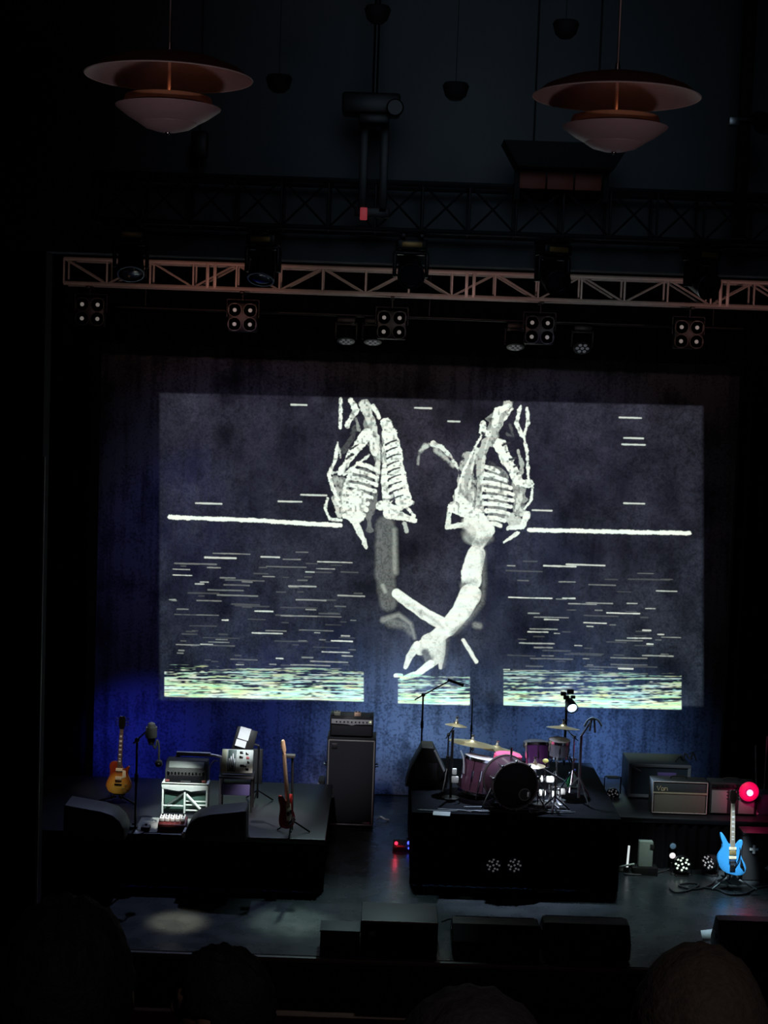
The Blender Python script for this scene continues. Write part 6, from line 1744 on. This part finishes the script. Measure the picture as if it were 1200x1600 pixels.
# head
ball(bm, (0, 0.0, 1.645), 0.1, (0.79, 0.98, 1.02), 22)
ball(bm, (0, 0.035, 1.59), 0.07, (0.82, 0.85, 1.0), 16)
ball(bm, (0, 0.055, 1.548), 0.035, (1.1, 0.9, 0.8), 12)
ball(bm, (0, 0.1, 1.612), 0.016, (0.9, 1.1, 1.1), 10)
capsule(bm, (0, 0.092, 1.65), (0, 0.108, 1.615), 0.009, 0.013, 8)
capsule(bm, (-0.022, 0.084, 1.578), (0.022, 0.084, 1.578), 0.01, 0.01, 8)
for s in (-1, 1):
    capsule(bm, (s * 0.018, 0.085, 1.662), (s * 0.048, 0.072, 1.662), 0.011, 0.009, 8)
    ball(bm, (s * 0.081, -0.005, 1.625), 0.03, (0.35, 0.7, 1.1), 10)
body_me = solid('body', bm, skin, 0.0075, 2)
bm = NB(); torso(bm, 0.016); limbs(bm, 0.016, True, False); capsule(bm, (0, -0.015, 1.42), (0, -0.005, 1.475), 0.075, 0.068)
bmesh.ops.delete(bm, geom=[], context='VERTS')
shirt_me = solid('jacket', bm, mat('dark_jacket', (0.03, 0.03, 0.035), 0.9), 0.012)
bm = NB(); limbs(bm, 0.014, False, True)
for s in (-1, 1):
    capsule(bm, (s * 0.085, 0.0, 0.93), (s * 0.085, 0.0, 1.02), 0.113, 0.112, 14)
pants_me = solid('trousers', bm, mat('dark_trousers', (0.02, 0.02, 0.03), 0.9), 0.012)
bm = NB()
for s in (-1, 1):
    capsule(bm, (s * 0.11, -0.03, 0.045), (s * 0.127, 0.16, 0.04), 0.046, 0.042)
    capsule(bm, (s * 0.11, -0.012, 0.11), (s * 0.11, -0.015, 0.06), 0.05, 0.05)
for v_ in bm.verts:
    v_.co.z = max(v_.co.z, 0.0)
shoe_me = solid('shoes', bm, mat('dark_shoes', (0.015, 0.015, 0.015), 0.6), 0.009)
def hair_mesh(kind):
    bm = NB()
    g_ = bmesh.ops.create_uvsphere(bm, u_segments=40, v_segments=28, radius=0.1)
    rr = random.Random(len(kind))
    for v_ in bm.verts:
        d = v_.co.normalized()
        wob = 0.03 * math.sin(d.x * 23 + d.z * 9) + 0.03 * math.sin(d.y * 19 - d.z * 13) + 0.02 * rr.random()
        f_ = 1.0 + (0.10 + wob * (0.4 if kind == 'short' else 1.0) + (0.06 if kind == 'full' else 0))
        v_.co = Vector((d.x * 0.079 * f_, d.y * 0.098 * f_ - 0.004, d.z * 0.102 * f_))
        if kind == 'long' and d.z < 0.1 and d.y < 0.25:
            v_.co.z -= 0.16 * (0.1 - d.z)
            v_.co.x *= 1.1
    cut = [v_ for v_ in bm.verts if (v_.co.y > 0.058 and v_.co.z < 0.045) or (v_.co.z < -0.06 and kind != 'long') or (abs(v_.co.x) > 0.06 and v_.co.z < -0.012 and v_.co.y > -0.02 and kind != 'long')]
    bmesh.ops.delete(bm, geom=cut, context='VERTS')
    bmesh.ops.translate(bm, verts=bm.verts[:], vec=(0, 0.0, 1.645))
    return bm
BAL = 3.25
def person(label, px, pytop, Y, rz, kind, hair_col, jacket_col=None):
    top = P(px, pytop, Y)
    k = (top.z - BAL) / 1.757
    t = thing('person', label, 'person', (top.x, Y, BAL), (0, 0, rz))
    t.scale = (k, k, k)
    obj('body', body_me, None, t)
    o = obj('jacket', shirt_me, None, t)
    if jacket_col:
        o.material_slots[0].link = 'OBJECT'
        o.material_slots[0].material = mat('jacket_' + label[:12].replace(' ', '_'), jacket_col, 0.9)
    obj('trousers', pants_me, None, t)
    obj('shoes', shoe_me, None, t)
    bm = hair_mesh(kind)
    h = obj('hair', bm, mat('hair_' + str(hair_col[0]), hair_col, 0.75, noise=0.4, scale=120, bump=0.4), t)
    sm_ = h.modifiers.new('thickness', 'SOLIDIFY'); sm_.thickness = 0.012; sm_.offset = -1
    return t
person('dark-haired person at the bottom left turned aside, a black silhouette before the stage', 348, 1484, 2.9, R(70), 'full', (0.012, 0.01, 0.01))
person('person with short greyish hair seen from behind at the bottom right corner', 1100, 1478, 2.1, R(-8), 'short', (0.09, 0.07, 0.06))
person('person with short dark grey hair, only the crown showing at the bottom centre', 742, 1549, 1.62, R(4), 'short', (0.05, 0.048, 0.05))
person('tall person with full black hair filling the dark bottom left corner', 105, 1412, 2.2, R(6), 'full', (0.008, 0.008, 0.009))
